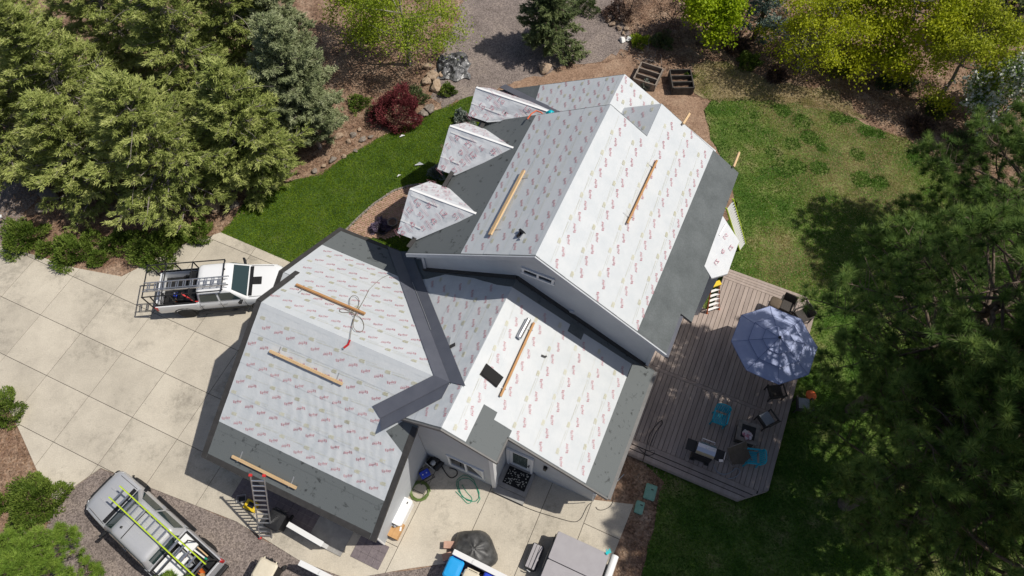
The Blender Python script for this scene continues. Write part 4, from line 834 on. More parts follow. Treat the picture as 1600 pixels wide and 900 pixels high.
# --- silver pickup
hd=R(143.5); ta=G(346,876,1.0); Ls=5.95; lx,ly=-Ls/2+.05,-.91
stt,xb,xc,xw,xf=pickup('pickup_truck','silver crew-cab pickup parked on the gravel with a lime ladder over its roof',(ta[0]-lx*math.cos(hd)+ly*math.sin(hd),ta[1]-lx*math.sin(hd)-ly*math.cos(hd),0),hd,'silverpaint',False,Ls)
ladder('extension_ladder','lime-railed ladder lying over the cab of the silver pickup',G(313,891,1.98),G(179,768,1.98),.50,.305,M['green_l'],M['alu'],rail=(.035,.09),ext=False,rung_w=.06)
for x in (xb+.12,xb+1.2): 
    mb=MB(); mb.tube([(x,.86,1.15),(x,.80,1.9),(x,-.80,1.9),(x,-.86,1.15)],.03,6); mb.build('rack_bar','blackmetal',stt)
cargo(stt,'tool_box','white steel toolbox along the left side of the silver pickup bed','toolbox',(xc-.62,.42,.66),[('box',lambda m:m.box((0,0,.25),(.95,.62,.5)),'galv'),('lid',lambda m:m.box((0,0,.525),(.98,.66,.05)),'white')])
cargo(stt,'tool_box','small white toolbox behind the silver pickup cab on the right','toolbox',(xc-.42,-.62,.66),[('box',lambda m:m.box((0,0,.25),(.62,.36,.5)),'galv'),('lid',lambda m:m.box((0,0,.52),(.66,.40,.05)),'white')])
cargo(stt,'tool_box','white compartment case in the middle of the silver pickup bed','toolbox',(xc-.5,-.15,.66),[('box',lambda m:m.box((0,0,.2),(.6,.36,.4)),'white'),('lid',lambda m:m.box((0,0,.42),(.62,.38,.04)),'white'),('insert',lambda m:[m.box((-.15+.3*k,-.1,.445),(.1,.1,.012)) for k in range(2)],'black')])
cargo(stt,'tool_tray','black tray of shovels along the right side of the silver pickup bed','tray',(xb+.95,-.6,.66),[('tray',lambda m:m.box((0,0,.3),(1.5,.32,.1)),'black'),('shovel_handle',lambda m:m.bar((.5,.04,.4),(-.35,-.02,.4),.05,.05),'white'),('grip',lambda m:m.bar((-.35,-.02,.4),(-.52,-.05,.4),.055,.055),'hosegreen'),('blade',lambda m:m.box((.62,.05,.4),(.22,.14,.04)),'cream'),('wooden_handle',lambda m:m.bar((.15,-.12,.4),(-.4,-.13,.4),.04,.04),'lumber'),('can',lambda m:m.box((.72,.06,.42),(.16,.2,.12)),'blue')])
cr=random.Random(4)
for k,(lab,mt) in enumerate((('crumpled tan sack in the silver pickup bed under the ladder','card'),('orange power tool in the silver pickup bed under the ladder','orange'),('pale green coil of hose in the silver pickup bed','lidgreen'),('black bucket in the silver pickup bed near the tailgate','black'),('grey folded tarp in the silver pickup bed beside the lime ladder','greycloth'),('white bucket in the silver pickup bed near the tailgate','white'),('red fuel can in the silver pickup bed by the left rail','redp'))):
    x,y=xb+.28+.17*k,cr.uniform(-.3,.6); s=cr.uniform(.13,.2)
    if mt in('black','white'): f=[('tub',lambda m:m.lathe([(.1,0),(.15,.3),(.13,.3),(.09,.05),(0,.05)],n=12),mt),('handle',lambda m:m.tube([(-.15,0,.3),(0,.12,.34),(.15,0,.3)],.01,4),'galv')]
    elif mt=='lidgreen': f=[('coil',lambda m:[m.tube([(.17*math.cos(a)*(1+.1*j),.17*math.sin(a)*(1+.1*j),.05+.06*j) for a in np.linspace(0,6.3,12)],.025,5) for j in range(4)],mt)]
    else: f=[('body',lambda m,s=s:m.loft([rrect(0,0,s*q,s*q*.8,s*.3*q,h) for q,h in ((.8,0),(1,.08),(.95,.2),(.5,.3))]),mt),('strap',lambda m,s=s:m.bar((-s*.6,0,.3),(s*.6,.03,.3),.05,.04),'black')]
    cargo(stt,('sack','power_tool','hose_coil','bucket','folded_tarp','bucket','fuel_can')[k],lab,('sack','tool','hose','bucket','tarp','bucket','fuel can')[k],(x,y,.70),f,mt,cr.uniform(-.6,.6))
# --- ladders at the house
ladder('extension_ladder','aluminium ladder with red tips leaning on the garage eave',G(416,841,0),G(402,743,3.75),.46,.30,M['alu'],M['alu'],up=(0,1,0),feet=M['redp'],rung_w=.04,taper=.0)
ladder('extension_ladder','lime-edged ladder leaning on the rear eave behind the bay roof',G(1160,386,0),G(1140,318,5.3),.46,.30,M['green_l'],M['white'],up=(.77,-.64,0),rung_w=.07)
zf=.4; p1,p2=Vector(G(1106.5,489,zf)),Vector(G(1121.5,484,zf)); tp=Vector(G(1118,444,2.3)); sdv=(p2-p1).normalized(); sl=thing('step_ladder','orange stepladder with yellow top standing on the sunny deck','ladder',(p1+p2)/2)
O=Vector((p1+p2)/2); b=tp-O; bk=Vector((b.x*1.9,b.y*1.9,0))
for s in (1,-1):
    mb=MB(); mb.bar(sdv*s*.30,b+sdv*s*.19,.035,.08,up=(0,1,0)); mb.build('rail','orange',sl); mb=MB(); mb.bar(bk+sdv*s*.28,b+sdv*s*.17+Vector((0,.08,-.05)),.03,.05,up=(0,1,0)); mb.build('rear_leg','orange',sl)
    mb=MB(); mb.box(sdv*s*.30,(.08,.08,.05)); mb.build('foot','orange',sl)
for k in range(5): a=(k+.7)/6; mb=MB(); w_=.29-.1*a; c=b*a; mb.bar(c-sdv*w_,c+sdv*w_,.10,.03); mb.build('tread','white',sl)
mb=MB(); mb.bar(b-sdv*.24,b+sdv*.24,.22,.10); mb.build('top_cap','yellowp',sl,bevel=.02)
mb=MB(); mb.bar(b+Vector((.02,.18,-.25))-sdv*.18,b+Vector((.02,.18,-.25))+sdv*.18,.05,.03); mb.build('brace','orange',sl)
# --- the deck
DZ=.40
dpoly=[(.8,8.42),(5.9,8.42),(6.86,9.25),(6.86,17.75),(6.35,18.45),(2.6,18.45),(2.6,16.0),(.8,16.0)]
dk=thing('deck','large grey-brown composite deck with chamfered corners beside the house','deck',U(3.8,13.4),AN); DO=(3.8,13.4,0)
def board(poly,dz=0,mat='deck'):
    if len(poly)<3 or abs(area(poly))<.01: return
    mb=MB(); mb.prism(poly,DZ-.035+dz,DZ+dz+random.uniform(-.0015,.0015)); mb.build('deck_board',DM[random.randrange(3)],dk,off=DO)
DM=[M['deck'],pmat('composite_deck_board_b',(.285,.23,.20),(.355,.29,.255),2.0,rough=.8,stretch=(3,.6,1),bump=.1,bscale=40),pmat('composite_deck_board_c',(.34,.275,.235),(.41,.335,.295),2.0,rough=.8,stretch=(3,.6,1),bump=.1,bscale=40)]
g=.009; bwid=.19
x=.8
while x<6.5:
    c=clip(dpoly,x+g,min(x+bwid,6.5)-g,0)
    for a_,b_ in ((9.05,12.28),(12.45,17.86)): board(clip(c,a_,b_,1) if c else [])
    x+=bwid
for a_,b_ in ((8.42,8.61),(8.625,8.81)): board(clip(clip(dpoly,a_+g,b_-g,1),.8,6.45,0),0)
board(clip(clip(dpoly,8.83,9.035,1),.8,6.45,0),.03); board(clip(clip(dpoly,12.29,12.44,1),.8,6.5,0))
for k in range(4): board(clip(clip(dpoly,17.875+.145*k,17.875+.145*k+.131,1),.8,6.36,0))
for k in range(2): board(clip(clip(dpoly,6.507+.18*k,6.507+.18*k+.166,0),8.42,18.45,1))
mb=MB(); mb.prism([(p[0]*.995+.02,p[1]) for p in dpoly],.02,DZ-.06); mb.build('substructure',pmat('deck_framing',(.03,.027,.024),rough=1),dk,off=DO)
for a_,b_ in ((0,1),(1,2),(2,3),(3,4),(4,5)):
    mb=MB(); mb.bar((*dpoly[a_],DZ-.16),(*dpoly[b_],DZ-.16),.03,.26); mb.build('skirt_board','deck',dk,off=DO)
# --- umbrella
uc=G(1218,528,2.95); ut=thing('patio_umbrella','large blue three-tiered patio umbrella open over the deck','umbrella',(uc[0],uc[1],DZ)); zt=2.95-DZ
a0=R(-95)
def tier(r0,r1,z0,z1,nm,sag=.03):
    V=[];F=[]; K=8
    for k in range(K):
        a,b_=a0+2*math.pi*k/K,a0+2*math.pi*(k+1)/K; mb=MB(); n=6; P=[]
        for i in range(n+1):
            row=[]
            for j in range(n+1):
                t,w_=i/n,j/n; r=r0+(r1-r0)*t; p=Vector((math.cos(a),math.sin(a),0))*r*(1-w_)+Vector((math.cos(b_),math.sin(b_),0))*r*w_
                row.append((p.x,p.y,z0+(z1-z0)*t-sag*math.sin(math.pi*w_)*t-.02*math.sin(math.pi*t)))
            P.append(row)
        for i in range(n):
            for j in range(n): mb.poly([P[i][j],P[i+1][j],P[i+1][j+1],P[i][j+1]])
        o=mb.build('canopy_panel','umbrella',ut,smooth=True)
        mb=MB(); mb.tube([(math.cos(a)*r,math.sin(a)*r,z+.004) for r,z in ((r0,z0),((r0+r1)/2,(z0+z1)/2-.016),(r1,z1))],.008,4); mb.build('seam','umbseam',ut)
        mb=MB(); mb.tube([P[n][j] for j in range(n+1)],.010,4); mb.build('hem','umbseam',ut)
tier(.03,.62,zt,zt-.16,'t'); tier(.52,1.12,zt-.20,zt-.36,'t'); tier(1.02,1.74,zt-.40,zt-.62,'t')
mb=MB(); mb.lathe([(.03,0),(.03,zt+.03)],n=10); mb.build('pole','black',ut); mb=MB(); mb.lathe([(.001,zt+.12),(.05,zt+.10),(.065,zt+.04),(.03,zt)],n=12); mb.build('finial','black',ut); mb=MB(); mb.lathe([(.3,0),(.3,.06),(.08,.1),(.04,.2)],n=16); mb.build('base','black',ut)
for k in range(8): a=a0+2*math.pi*k/8; mb=MB(); mb.bar((0,0,zt-.06),(math.cos(a)*1.7,math.sin(a)*1.7,zt-.66),.02,.02); mb.build('rib','galv',ut)
# --- furniture on the deck
def pchair(label,px,py,rz,mat='teal'):
    t=thing('patio_chair',label,'chair',G(px,py,DZ),rz); m=M[mat]     # faces +x
    for s in (1,-1):
        for x in (.24,-.22): mb=MB(); mb.bar((x*1.1,s*.27,0),(x,s*.25,.40),.05,.05); mb.build('leg',m,t)
        mb=MB(); mb.bar((.26,s*.29,.60),(-.26,s*.29,.64),.07,.03); mb.build('armrest',m,t,bevel=.01); mb=MB(); mb.bar((.24,s*.27,.38),(.25,s*.29,.6),.05,.03,up=(1,0,0)); mb.build('arm_post',m,t)
    for k in range(7): y=-.225+.075*k; mb=MB(); mb.bar((.27,y,.42),(-.18,y,.385),.058,.02); mb.build('seat_slat',m,t)
    mb=MB(); mb.bar((.27,-.26,.40),(.27,.26,.40),.06,.05); mb.build('front_rail',m,t)
    for k in range(6): y=-.20+.08*k; mb=MB(); mb.bar((-.26,y,.44),(-.36,y*1.05,.84),.06,.02,up=(1,0,0)); mb.build('back_slat',m,t)
    mb=MB(); mb.tube([(-.26,-.28,.42),(-.36,-.28,.78),(-.385,-.2,.89),(-.39,0,.92),(-.385,.2,.89),(-.36,.28,.78),(-.26,.28,.42)],.03,6); mb.build('back_frame',m,t); return t
pchair('teal plastic patio chair standing alone left of the fire table',1121,657,R(-112)); pchair('teal plastic patio chair half hidden behind the brown sling chair',1171,719,R(172))
def wchair(label,px,py,rz,z=DZ,mat='wicker',cush='wicker'):
    t=thing('wicker_chair',label,'chair',G(px,py,z),rz)
    mb=MB(); mb.box((0,0,.34),(.58,.56,.10)); mb.build('seat',mat,t,bevel=.02); mb=MB(); mb.box((.02,0,.42),(.52,.48,.08)); mb.build('cushion',cush,t,bevel=.03)
    mb=MB(); mb.hexa([(-.28,-.29,.38),(-.22,-.29,.38),(-.22,.29,.38),(-.28,.29,.38)],[(-.38,-.29,.86),(-.34,-.29,.86),(-.34,.29,.86),(-.38,.29,.86)]); mb.build('backrest',mat,t,bevel=.02)
    for s in (1,-1):
        mb=MB(); mb.bar((.28,s*.31,.60),(-.30,s*.31,.64),.07,.035); mb.build('armrest',mat,t,bevel=.01)
        for x in (.26,-.26): mb=MB(); mb.bar((x,s*.29,0),(x,s*.29,.6),.045,.045,up=(1,0,0)); mb.build('leg',mat,t)
    return t
wchair('dark wicker armchair on the deck just below the umbrella',1207,617,R(95)); wchair('dark armchair off the right deck edge beside the orange disc',1250,637,R(80),0.0,'wicker','greycloth')
wchair('grey-cushioned dark chair right of the fire table',1193,660,R(115),DZ,'wicker','greycloth'); wchair('dark chair with crossed back showing above the umbrella top',1224,484,R(-120)); wchair('dark chair tucked under the right of the umbrella by the pine',1249,499,R(-160))
def cushion(label,px,py,rz): 
    t=thing('seat_cushion',label,'cushion',G(px,py,1.0),rz); mb=MB(); mb.loft([rrect(0,0,.26*q,.24*q,.1,h) for q,h in ((.8,0),(1,.05),(.97,.1),(.7,.13))]); mb.build('pad','canvas',t,smooth=True); mb=MB(); mb.tube([(-.26,-.2,.08),(-.27,0,.08),(-.26,.2,.08)],.012); mb.build('piping','wicker',t)
cushion('brown cushion propped beside the top corner of the umbrella',1211,474,R(60))
ft=thing('fire_table','square grey fire table with a black centre on the deck','table',G(1162,682,DZ),R(-20))
for s,ax in ((1,0),(-1,0),(1,1),(-1,1)):
    mb=MB(); mb.box((s*.36,0,.60),(.16,.88,.06)) if ax==0 else mb.box((0,s*.36,.601),(.56,.16,.06)); mb.build('top_slab','rockgrey',ft)
mb=MB(); mb.box((0,0,.28),(.72,.72,.56)); mb.build('base','wood_dark',ft); mb=MB(); mb.box((0,0,.60),(.55,.55,.03)); mb.build('burner_pan','black',ft)
t=thing('folded_blanket','crumpled pink and white blanket on the fire table','blanket',G(1166,679,1.02),.3)
mb=MB(); 
for k,(x,y,s) in enumerate(((0,0,.16),(.12,-.06,.11),(-.06,-.12,.1),(.06,-.17,.09))): mb.loft([[(x+s*q*math.cos(a+k)*(1+.25*math.sin(3*a+k)),y+s*q*math.sin(a+k),h) for a in np.linspace(0,2*math.pi,11)[:-1]] for q,h in ((.9,.0),(1,.05),(.6,.11+.02*k))])
mb.build('fold',pmat('pink_white_cloth',(.50,.16,.20),(.62,.54,.54),7,rough=.9,lo=.42,hi=.52),t,smooth=True); mb=MB(); mb.box((-.02,.12,.03),(.2,.12,.05),.4); mb.build('corner',pmat('pale_cloth',(.55,.5,.52),rough=.9),t,bevel=.02)
gt=thing('gas_grill','black gas grill with stainless steel lid on the shaded deck','grill',G(1094,712,DZ),R(-22))
mb=MB(); mb.box((0,-.02,.45),(.72,.50,.70)); mb.build('cabinet','black',gt,bevel=.02)
mb=MB(); mb.loft([[(x,y,z) for y,z in ((-.25,.82),(-.27,.95),(-.2,1.08),(-.05,1.15),(.12,1.13),(.24,1.0),(.26,.82))] for x in (-.36,.36)]); mb.build('lid','steel',gt)
mb=MB(); mb.tube([(-.25,.25,1.08),(-.25,.34,1.1),(.25,.34,1.1),(.25,.25,1.08)],.018,6); mb.build('lid_handle','steel',gt)
mb=MB(); mb.lathe([(.03,0),(.045,.01),(.03,.02),(0,.02)],c=(0,.02,1.145),n=10); mb.build('gauge','white',gt)
for s in (1,-1): mb=MB(); mb.box((s*.56,0,.84),(.38,.46,.05)); mb.build('side_shelf','black',gt,bevel=.01)
mb=MB(); mb.bar((.76,.2,.86),(.76,-.1,.86),.03,.04); mb.build('shelf_rail','steel',gt)
for s in (1,-1): mb=MB(); mb.lathe([(0,-.03),(.09,-.03),(.09,.03),(0,.03)],c=(s*.3,-.28,.09),axis='y',n=12); mb.build('caster','rubber',gt)
mb=MB(); mb.box((.66,-.2,.9),(.16,.1,.05),.3); mb.build('side_burner','steel',gt)
kt=thing('sling_chair','brown canvas folding chair standing between the grill and the teal chair','chair',G(1149,716,DZ),R(20))
mb=MB(); P=[[(-.42+.84*i/6,.34-.7*(j/6)+.12*abs(i-3)/3*(j/6),.45+.34*(1-j/6)**2+.04*(i-3)**2/9) for j in range(7)] for i in range(7)]
for i in range(6):
    for j in range(6): mb.poly([P[i][j],P[i+1][j],P[i+1][j+1],P[i][j+1]])
mb.build('sling','canvas',kt,smooth=True)
for s in (1,-1): mb=MB(); mb.tube([(s*.40,-.35,0),(s*.43,.38,.84)],.018); mb.build('leg','wood_grey',kt); mb=MB(); mb.tube([(s*.40,.35,0),(s*.40,-.38,.5)],.018); mb.build('leg','wood_grey',kt)
mb=MB(); mb.tube([(-.43,.36,.80),(.43,.36,.80)],.02); mb.build('top_rail','wood_grey',kt)
t=thing('flying_disc','orange flying disc on the grass beside the deck','disc',G(1267,618,.35)); mb=MB(); mb.lathe([(.22,0),(.225,.03),(.19,.05),(.0,.055)],n=20); mb.build('plate',pmat('orange_plastic',(.72,.13,.02),rough=.5),t); mb=MB(); mb.lathe([(.03,-.35),(.03,0.0)],n=6); mb.build('stand','black',t)
rope('power_cable','black cable trailing over the left end of the deck','cable',[G(x,y,DZ+.02) for x,y in ((1004,722),(1010,700),(1013,682),(1022,668),(1034,655),(1036,662),(1026,672),(1018,690),(1013,706),(1022,702),(1023,710),(1010,712),(998,700))],.014,M['black'])
rope('gas_hose','grey hose looped on the deck below the sling chair','hose',[G(x,y,DZ+.02) for x,y in ((1115,726),(1120,738),(1132,742),(1144,737),(1150,730),(1158,736),(1150,746),(1138,748))],.016,M['greycloth'])
# --- courtyard things
ct=thing('storage_chest','white plastic chest standing against the sunlit garage wall','chest',G(629,802,0),R(65.6)); mb=MB(); mb.loft([rrect(0,0,.50,.27,.06,z) for z in (.0,.55)]); mb.build('body','white',ct); mb=MB(); mb.loft([rrect(0,0,.53,.30,.10,z) for z in (.55,.62)]); mb.build('lid','white',ct); mb=MB(); mb.box((.36,-.12,.625),(.08,.04,.012)); mb.build('badge','black',ct); mb=MB(); mb.lathe([(.05,0),(.06,.05),(.03,.08)],c=(-.58,-.05,.4),n=10); mb.box((-.56,.08,.3),(.1,.12,.2)); mb.build('tap_fitting','galv',ct)
bx=thing('cardboard_box','brown cardboard box on the concrete beside the white chest','box',G(619,829,0),R(65.6)); mb=MB(); mb.box((0,0,.16),(.62,.48,.32)); mb.build('carton','card',bx); 
for s in (1,-1): mb=MB(); mb.box((0,s*.12,.326),(.62,.232,.01)); mb.build('flap','card',bx)
mb=MB(); mb.box((.1,-.2,.335),(.16,.07,.004),.3); mb.build('sticker','white',bx)
t=thing('white_jug','small white and yellow jug on the cardboard box','jug',G(622,820,.34)); mb=MB(); mb.lathe([(.07,0),(.08,.05),(.07,.12),(.03,.16)],n=10); mb.build('body','white',t); mb=MB(); mb.lathe([(.085,.0),(.085,.03),(.06,.03)],n=10); mb.build('ring','yellowp',t)
cp=thing('air_compressor','black twin-tank air compressor in the shaded courtyard corner','compressor',G(684,722,0),R(50)); 
for s in (1,-1): mb=MB(); mb.lathe([(0,-.36),(.1,-.34),(.14,-.28),(.14,.28),(.1,.34),(0,.36)],c=(0,s*.16,.22),axis='x',n=14); mb.build('tank','black',cp,smooth=True)
mb=MB(); mb.box((.05,0,.5),(.34,.26,.22)); mb.build('motor','blackmetal',cp,bevel=.04); mb=MB(); mb.lathe([(.09,-.1),(.11,0),(.09,.1),(0,.1)],c=(-.2,0,.5),axis='x',n=12); mb.build('pump_head','galv',cp); mb=MB(); mb.tube([(-.36,-.2,.3),(-.42,-.2,.72),(-.42,.2,.72),(-.36,.2,.3)],.018); mb.build('handle','galv',cp)
for s in (1,-1): mb=MB(); mb.lathe([(0,-.03),(.12,-.03),(.12,.03),(0,.03)],c=(.3,s*.34,.12),axis='y',n=12); mb.build('wheel','rubber',cp)
gn=thing('generator','blue portable generator on the shaded concrete below the compressor','generator',G(665,744,0),R(30)); mb=MB(); mb.box((0,0,.30),(.36,.34,.22)); mb.build('engine','black',gn,bevel=.03); mb=MB(); mb.loft([rrect(.02,-.02,.20*q,.15*q,.04,z) for q,z in ((1,.41),(1,.49),(.8,.52))]); mb.build('fuel_tank','blue',gn); 
for q in (-.07,.09): mb=MB(); mb.box((q,-.03,.525),(.05,.04,.01)); mb.build('sticker','white',gn)
for s in (1,-1): mb=MB(); mb.tube([(-.3,s*.22,.02),(-.3,s*.22,.5),(.3,s*.22,.5),(.3,s*.22,.02),(-.3,s*.22,.02)],.018); mb.build('frame','blackmetal',gn)
def coil(name,label,px,py,r,mat,n,th,sq=1.0,rz=0,drift=.1):
    c=G(px,py,0); rr=random.Random(n); pts=[]
    for k in range(n*14): a=2*math.pi*k/14; q=r*(1-.28*(k/14%3)/3)*(1+drift*rr.uniform(-1,1)); x,y=q*math.cos(a),q*sq*math.sin(a); pts.append((c[0]+x*math.cos(rz)-y*math.sin(rz),c[1]+x*math.sin(rz)+y*math.cos(rz),.02+.02*(k//14%4)))
    mb=MB(); mb.tube(pts,th,5); return tag(mb.build(name,mat,smooth=True),label,'hose')
coil('hose_coil','olive green hose coiled thick at the foot of the garage wall',656,768,.42,M['hoseolive'],9,.018,drift=.05)
coil('hose_coil','bright green air hose lying in loose loops on the concrete',731,764,.62,M['hosegreen'],2,.014,.62,R(-55),.12)
rope('hose_end','green hose end trailing down to the lower concrete','hose',[G(x,y,.02) for x,y in ((722,757),(728,768),(740,780),(732,789),(722,778),(712,768))],.014,M['hosegreen'])
rope('black_cable','black hose loop beside the compressor','hose',[G(x,y,.02) for x,y in ((690,728),(698,742),(706,748),(715,742),(714,734),(702,731))],.02,M['black'])
rope('floor_cord','long dark cord crossing the lower concrete','cord',[G(x,y,.012) for x,y in ((768,768),(790,778),(830,797),(870,809),(898,817),(908,811),(913,800),(918,790),(923,786))],.012,M['black'])
rope('wall_cord','dark cord hanging from the lower right house corner','cord',[G(x,y,.012) for x,y in ((958,760),(960,775),(956,790),(944,797),(934,797),(931,792))]+[],.012,M['black'])
rope('conduit','pale pipe lying on the soil beside the house corner','pipe',[G(x,y,.02) for x,y in ((957,760),(966,750),(975,741))],.02,M['galv'])
mt_=thing('door_mat','black door mat with pale pebble pattern on the entry landing','mat',U(-2.42,5.66,.285),AN); mb=MB(); mb.box((0,0,.01),(.95,.72,.02)); mb.build('rubber','mat',mt_); mb=MB(); rr=random.Random(3)
for k in range(70): x,y=rr.uniform(-.42,.42),rr.uniform(-.31,.31); s=rr.uniform(.012,.028); mb.prism([(x+s*math.cos(a)*1.2,y+s*math.sin(a)) for a in (0,1.05,2.1,3.14,4.2,5.2)],.019,.024)
o=mb.build('pebble_print',pmat('pebble_print',(.45,.43,.38),rough=.9),mt_); o['kind']='stuff'
# dark pavers before the garage, a low white screen wall and what stands there
for i in range(22):
    for j in range(3):
        u=-12.6+.305*i; v=.42+.305*j
        if -8.95<u<-7.35: continue
        mb=MB(); mb.box((*U(u+.15,v+.15)[:2],.012),(.298,.298,.05),AN); mb.build('paver','tile',db)
def swall(label,a,b,h,th=.2):
    p,q=G(*a,h),G(*b,h); t=thing('screen_wall',label,'low wall',((p[0]+q[0])/2,(p[1]+q[1])/2,0),math.atan2(q[1]-p[1],q[0]-p[0])); l=math.dist(p[:2],q[:2]); mb=MB(); mb.box((0,0,h/2-.03),(l,th*.8,h-.06)); mb.build('panel','trim',t); mb=MB(); mb.box((0,0,h-.03),(l+.04,th,.06)); mb.build('cap',pmat('dirty_white_cap',(.72,.72,.71),(.25,.24,.23),3.5,rough=.7,lo=.62,hi=.72),t,bevel=.01); return t
swall('low white screen wall in front of the open garage bay',(450,819),(503,850),.95); swall('white-capped screen wall at the bottom edge left of centre',(468,879),(560,925),1.2); swall('white-capped screen wall with debris beside the blue cart at the bottom',(709,862),(800,908),1.2)
mb=MB(); p=toUV(G(470,812,0)); mb.box((*U(-8.2,.75)[:2],.03),(1.5,1.0,.06),AN); tag(mb.build('concrete_pad','step'),'bare concrete pad behind the low white screen wall','pad')
def cart(label,px,py,rz,mat,lid,h=1.05,w_=.58):
    t=thing('wheeled_cart',label,'bin',G(px,py,0),rz); mb=MB(); mb.loft([rrect(0,0,w_/2*q,.33*q,.05,z) for q,z in ((.8,.08),(.95,h-.1),(1,h-.1),(1,h-.04))]); mb.build('bin_body',mat,t)
    mb=MB(); mb.loft([rrect(0,-.01,w_/2*q,.35*q,.09,z) for q,z in ((1.04,h-.04),(1.05,h),(.9,h+.05),(.5,h+.065))]); mb.build('lid',lid,t,smooth=False)
    mb=MB(); mb.bar((-w_/2+.05,.40,h-.05),(w_/2-.05,.40,h-.05),.04,.04); 
    mb.build('handle',mat,t)
    for s in (1,-1): mb=MB(); mb.bar((s*w_*.35,.30,h-.05),(s*w_*.35,.42,h-.05),.05,.05); mb.build('handle_bracket',lid,t); mb=MB(); mb.lathe([(0,-.03),(.12,-.03),(.12,.03),(0,.03)],c=(s*w_*.42,.32,.12),axis='x',n=12); mb.build('wheel','rubber',t)
    return t
cart('sky blue wheeled bin behind the white screen wall at the bottom',712,893,R(-24),'blue','bluebin'); cart('cream-lidded wheeled bin between the blue bins at the bottom edge',735,912,R(-24),'cream','cream'); cart('navy wheeled bin at the bottom edge under the white wall',765,917,R(-24),'blue','blue'); cart('cream-lidded wheeled bin standing alone on the gravel at the bottom',428,896,R(-24),'black','cream',1.1,.72)
cart('dark wheeled bin in the shade beside the aluminium ladder',441,818,R(-24),'black','black',.9,.62)
t=thing('white_rag','white rag draped beside the dark bin near the ladder','rag',G(429,805,.4)); mb=MB(); mb.loft([[(.2*q*math.cos(a)*1.4+.05*q,.12*q*math.sin(a),h+.03*math.sin(3*a)) for a in np.linspace(0,6.283,13)[:-1]] for q,h in ((1,-.35),(.9,.0),(.5,.06))]); mb.build('cloth','greycloth',t,smooth=True); mb=MB(); mb.bar((.2,-.05,-.2),(.42,-.2,-.3),.12,.03); mb.build('corner','white',t)
t=thing('tool_case','yellow and black tool case in the garage shade behind the ladder','case',G(394,791,0),AN); mb=MB(); mb.box((0,0,.1),(.5,.38,.2)); mb.build('shell','yellowp',t,bevel=.02); mb=MB(); mb.box((.02,.02,.205),(.26,.2,.03)); mb.build('lid_insert','black',t); mb=MB(); mb.bar((-.12,-.21,.12),(.12,-.21,.12),.03,.04); mb.build('handle','black',t)
t=thing('wire_basket','small grey wire basket next to the yellow tool case','basket',G(379,780,0),R(10)); mb=MB(); [mb.tube([(x*q,y*q,z) for x,y in ((-.17,-.13),(.17,-.13),(.17,.13),(-.17,.13),(-.17,-.13))],.012,5) for q,z in ((.85,.02),(1,.16))]; mb.build('rim','galv',t); mb=MB(); mb.box((0,0,.03),(.28,.2,.02)); mb.build('base','black',t)
# tarp-covered pile
tp=thing('covered_pile','mound under a black tarp beside the white screen wall','pile',G(742,862,0),R(-30)); mb=MB(); rr=random.Random(5); rings=[]
for q,h in ((1.0,.02),(1.02,.18),(.93,.45),(.75,.66),(.45,.80),(.1,.86)): rings.append([(0.88*q*math.cos(a)*(1+.07*math.sin(5*a+h*3)),0.74*q*math.sin(a)*(1+.06*math.cos(4*a)),h*(1+.06*math.sin(7*a))) for a in np.linspace(0,2*math.pi,29)[:-1]])
mb.loft(rings); mb.build('tarp','tarp',tp,smooth=True)
for k,(x,y,a) in enumerate(((-.88,-.25,.5),(-.72,-.6,.8),(.75,-.72,.1))): mb=MB(); mb.box((x,y,.14),(.6,.26,.28),a); mb.build('carton',pmat('pink_card',(.45,.27,.20),(.52,.33,.25),6,rough=.9) if k<2 else 'card',tp)
# hot tub
hu=toUV(G(873,829,.95)); hx,hy=U(hu[0]+1.02,hu[1]-1.07)[:2]; ht=thing('hot_tub','square hot tub under a grey folding cover at the bottom edge','hot tub',(hx,hy,0),AN)
mb=MB(); mb.loft([rrect(0,0,1.0,1.05,.18,z) for z in (0,.82)]); mb.build('cabinet','black',ht)
for s in (1,-1): mb=MB(); mb.loft([rrect(0,s*.535,1.03*q,.525*q,.06,z) for q,z in ((1,.82),(1,.92),(.985,.95))]); mb.build('cover_half','tubcover',ht)
mb=MB(); mb.tube([(-1.06,.95,.75),(-1.09,.2,.95),(-1.09,-.4,.98)],.02); mb.build('lifter_arm','black',ht)
sp=thing('tub_step','grey slatted step beside the hot tub','step',U(hu[0]-.50,hu[1]-1.15),AN); mb=MB(); mb.loft([rrect(0,0,.24,.48,.1,z) for z in (0,.34)]); mb.build('base','black',sp)
for k in range(3): mb=MB(); mb.box((-.13+.13*k,0,.36),(.115,.9,.04)); mb.build('tread','tubcover',sp,bevel=.01)
mb=MB(); mb.tube([(.1,-.5,.1),(.05,-.56,.3),(-.08,-.54,.36)],.02); mb.build('handle','galv',sp)
t=thing('white_pipe','thick white pipe lying along the right side of the hot tub','pipe',G(961,868,.55),R(65.6+180)); mb=MB(); n=18; mb.loft([[(x,r*math.cos(2*math.pi*k/n),r*math.sin(2*math.pi*k/n)) for k in range(n)] for x,r in ((0,.11),(0,.15),(3.2,.15),(3.2,.11),(.02,.11))],caps=False); mb.build('tube','white',t); mb=MB(); mb.lathe([(.02,0),(.06,0),(.06,.05),(.02,.05)],c=(.05,0,0),axis='x',n=12); mb.build('core','galv',t); mb=MB(); mb.box((1.6,0,-.35),(2.6,.14,.4)); mb.build('cradle','black',t)
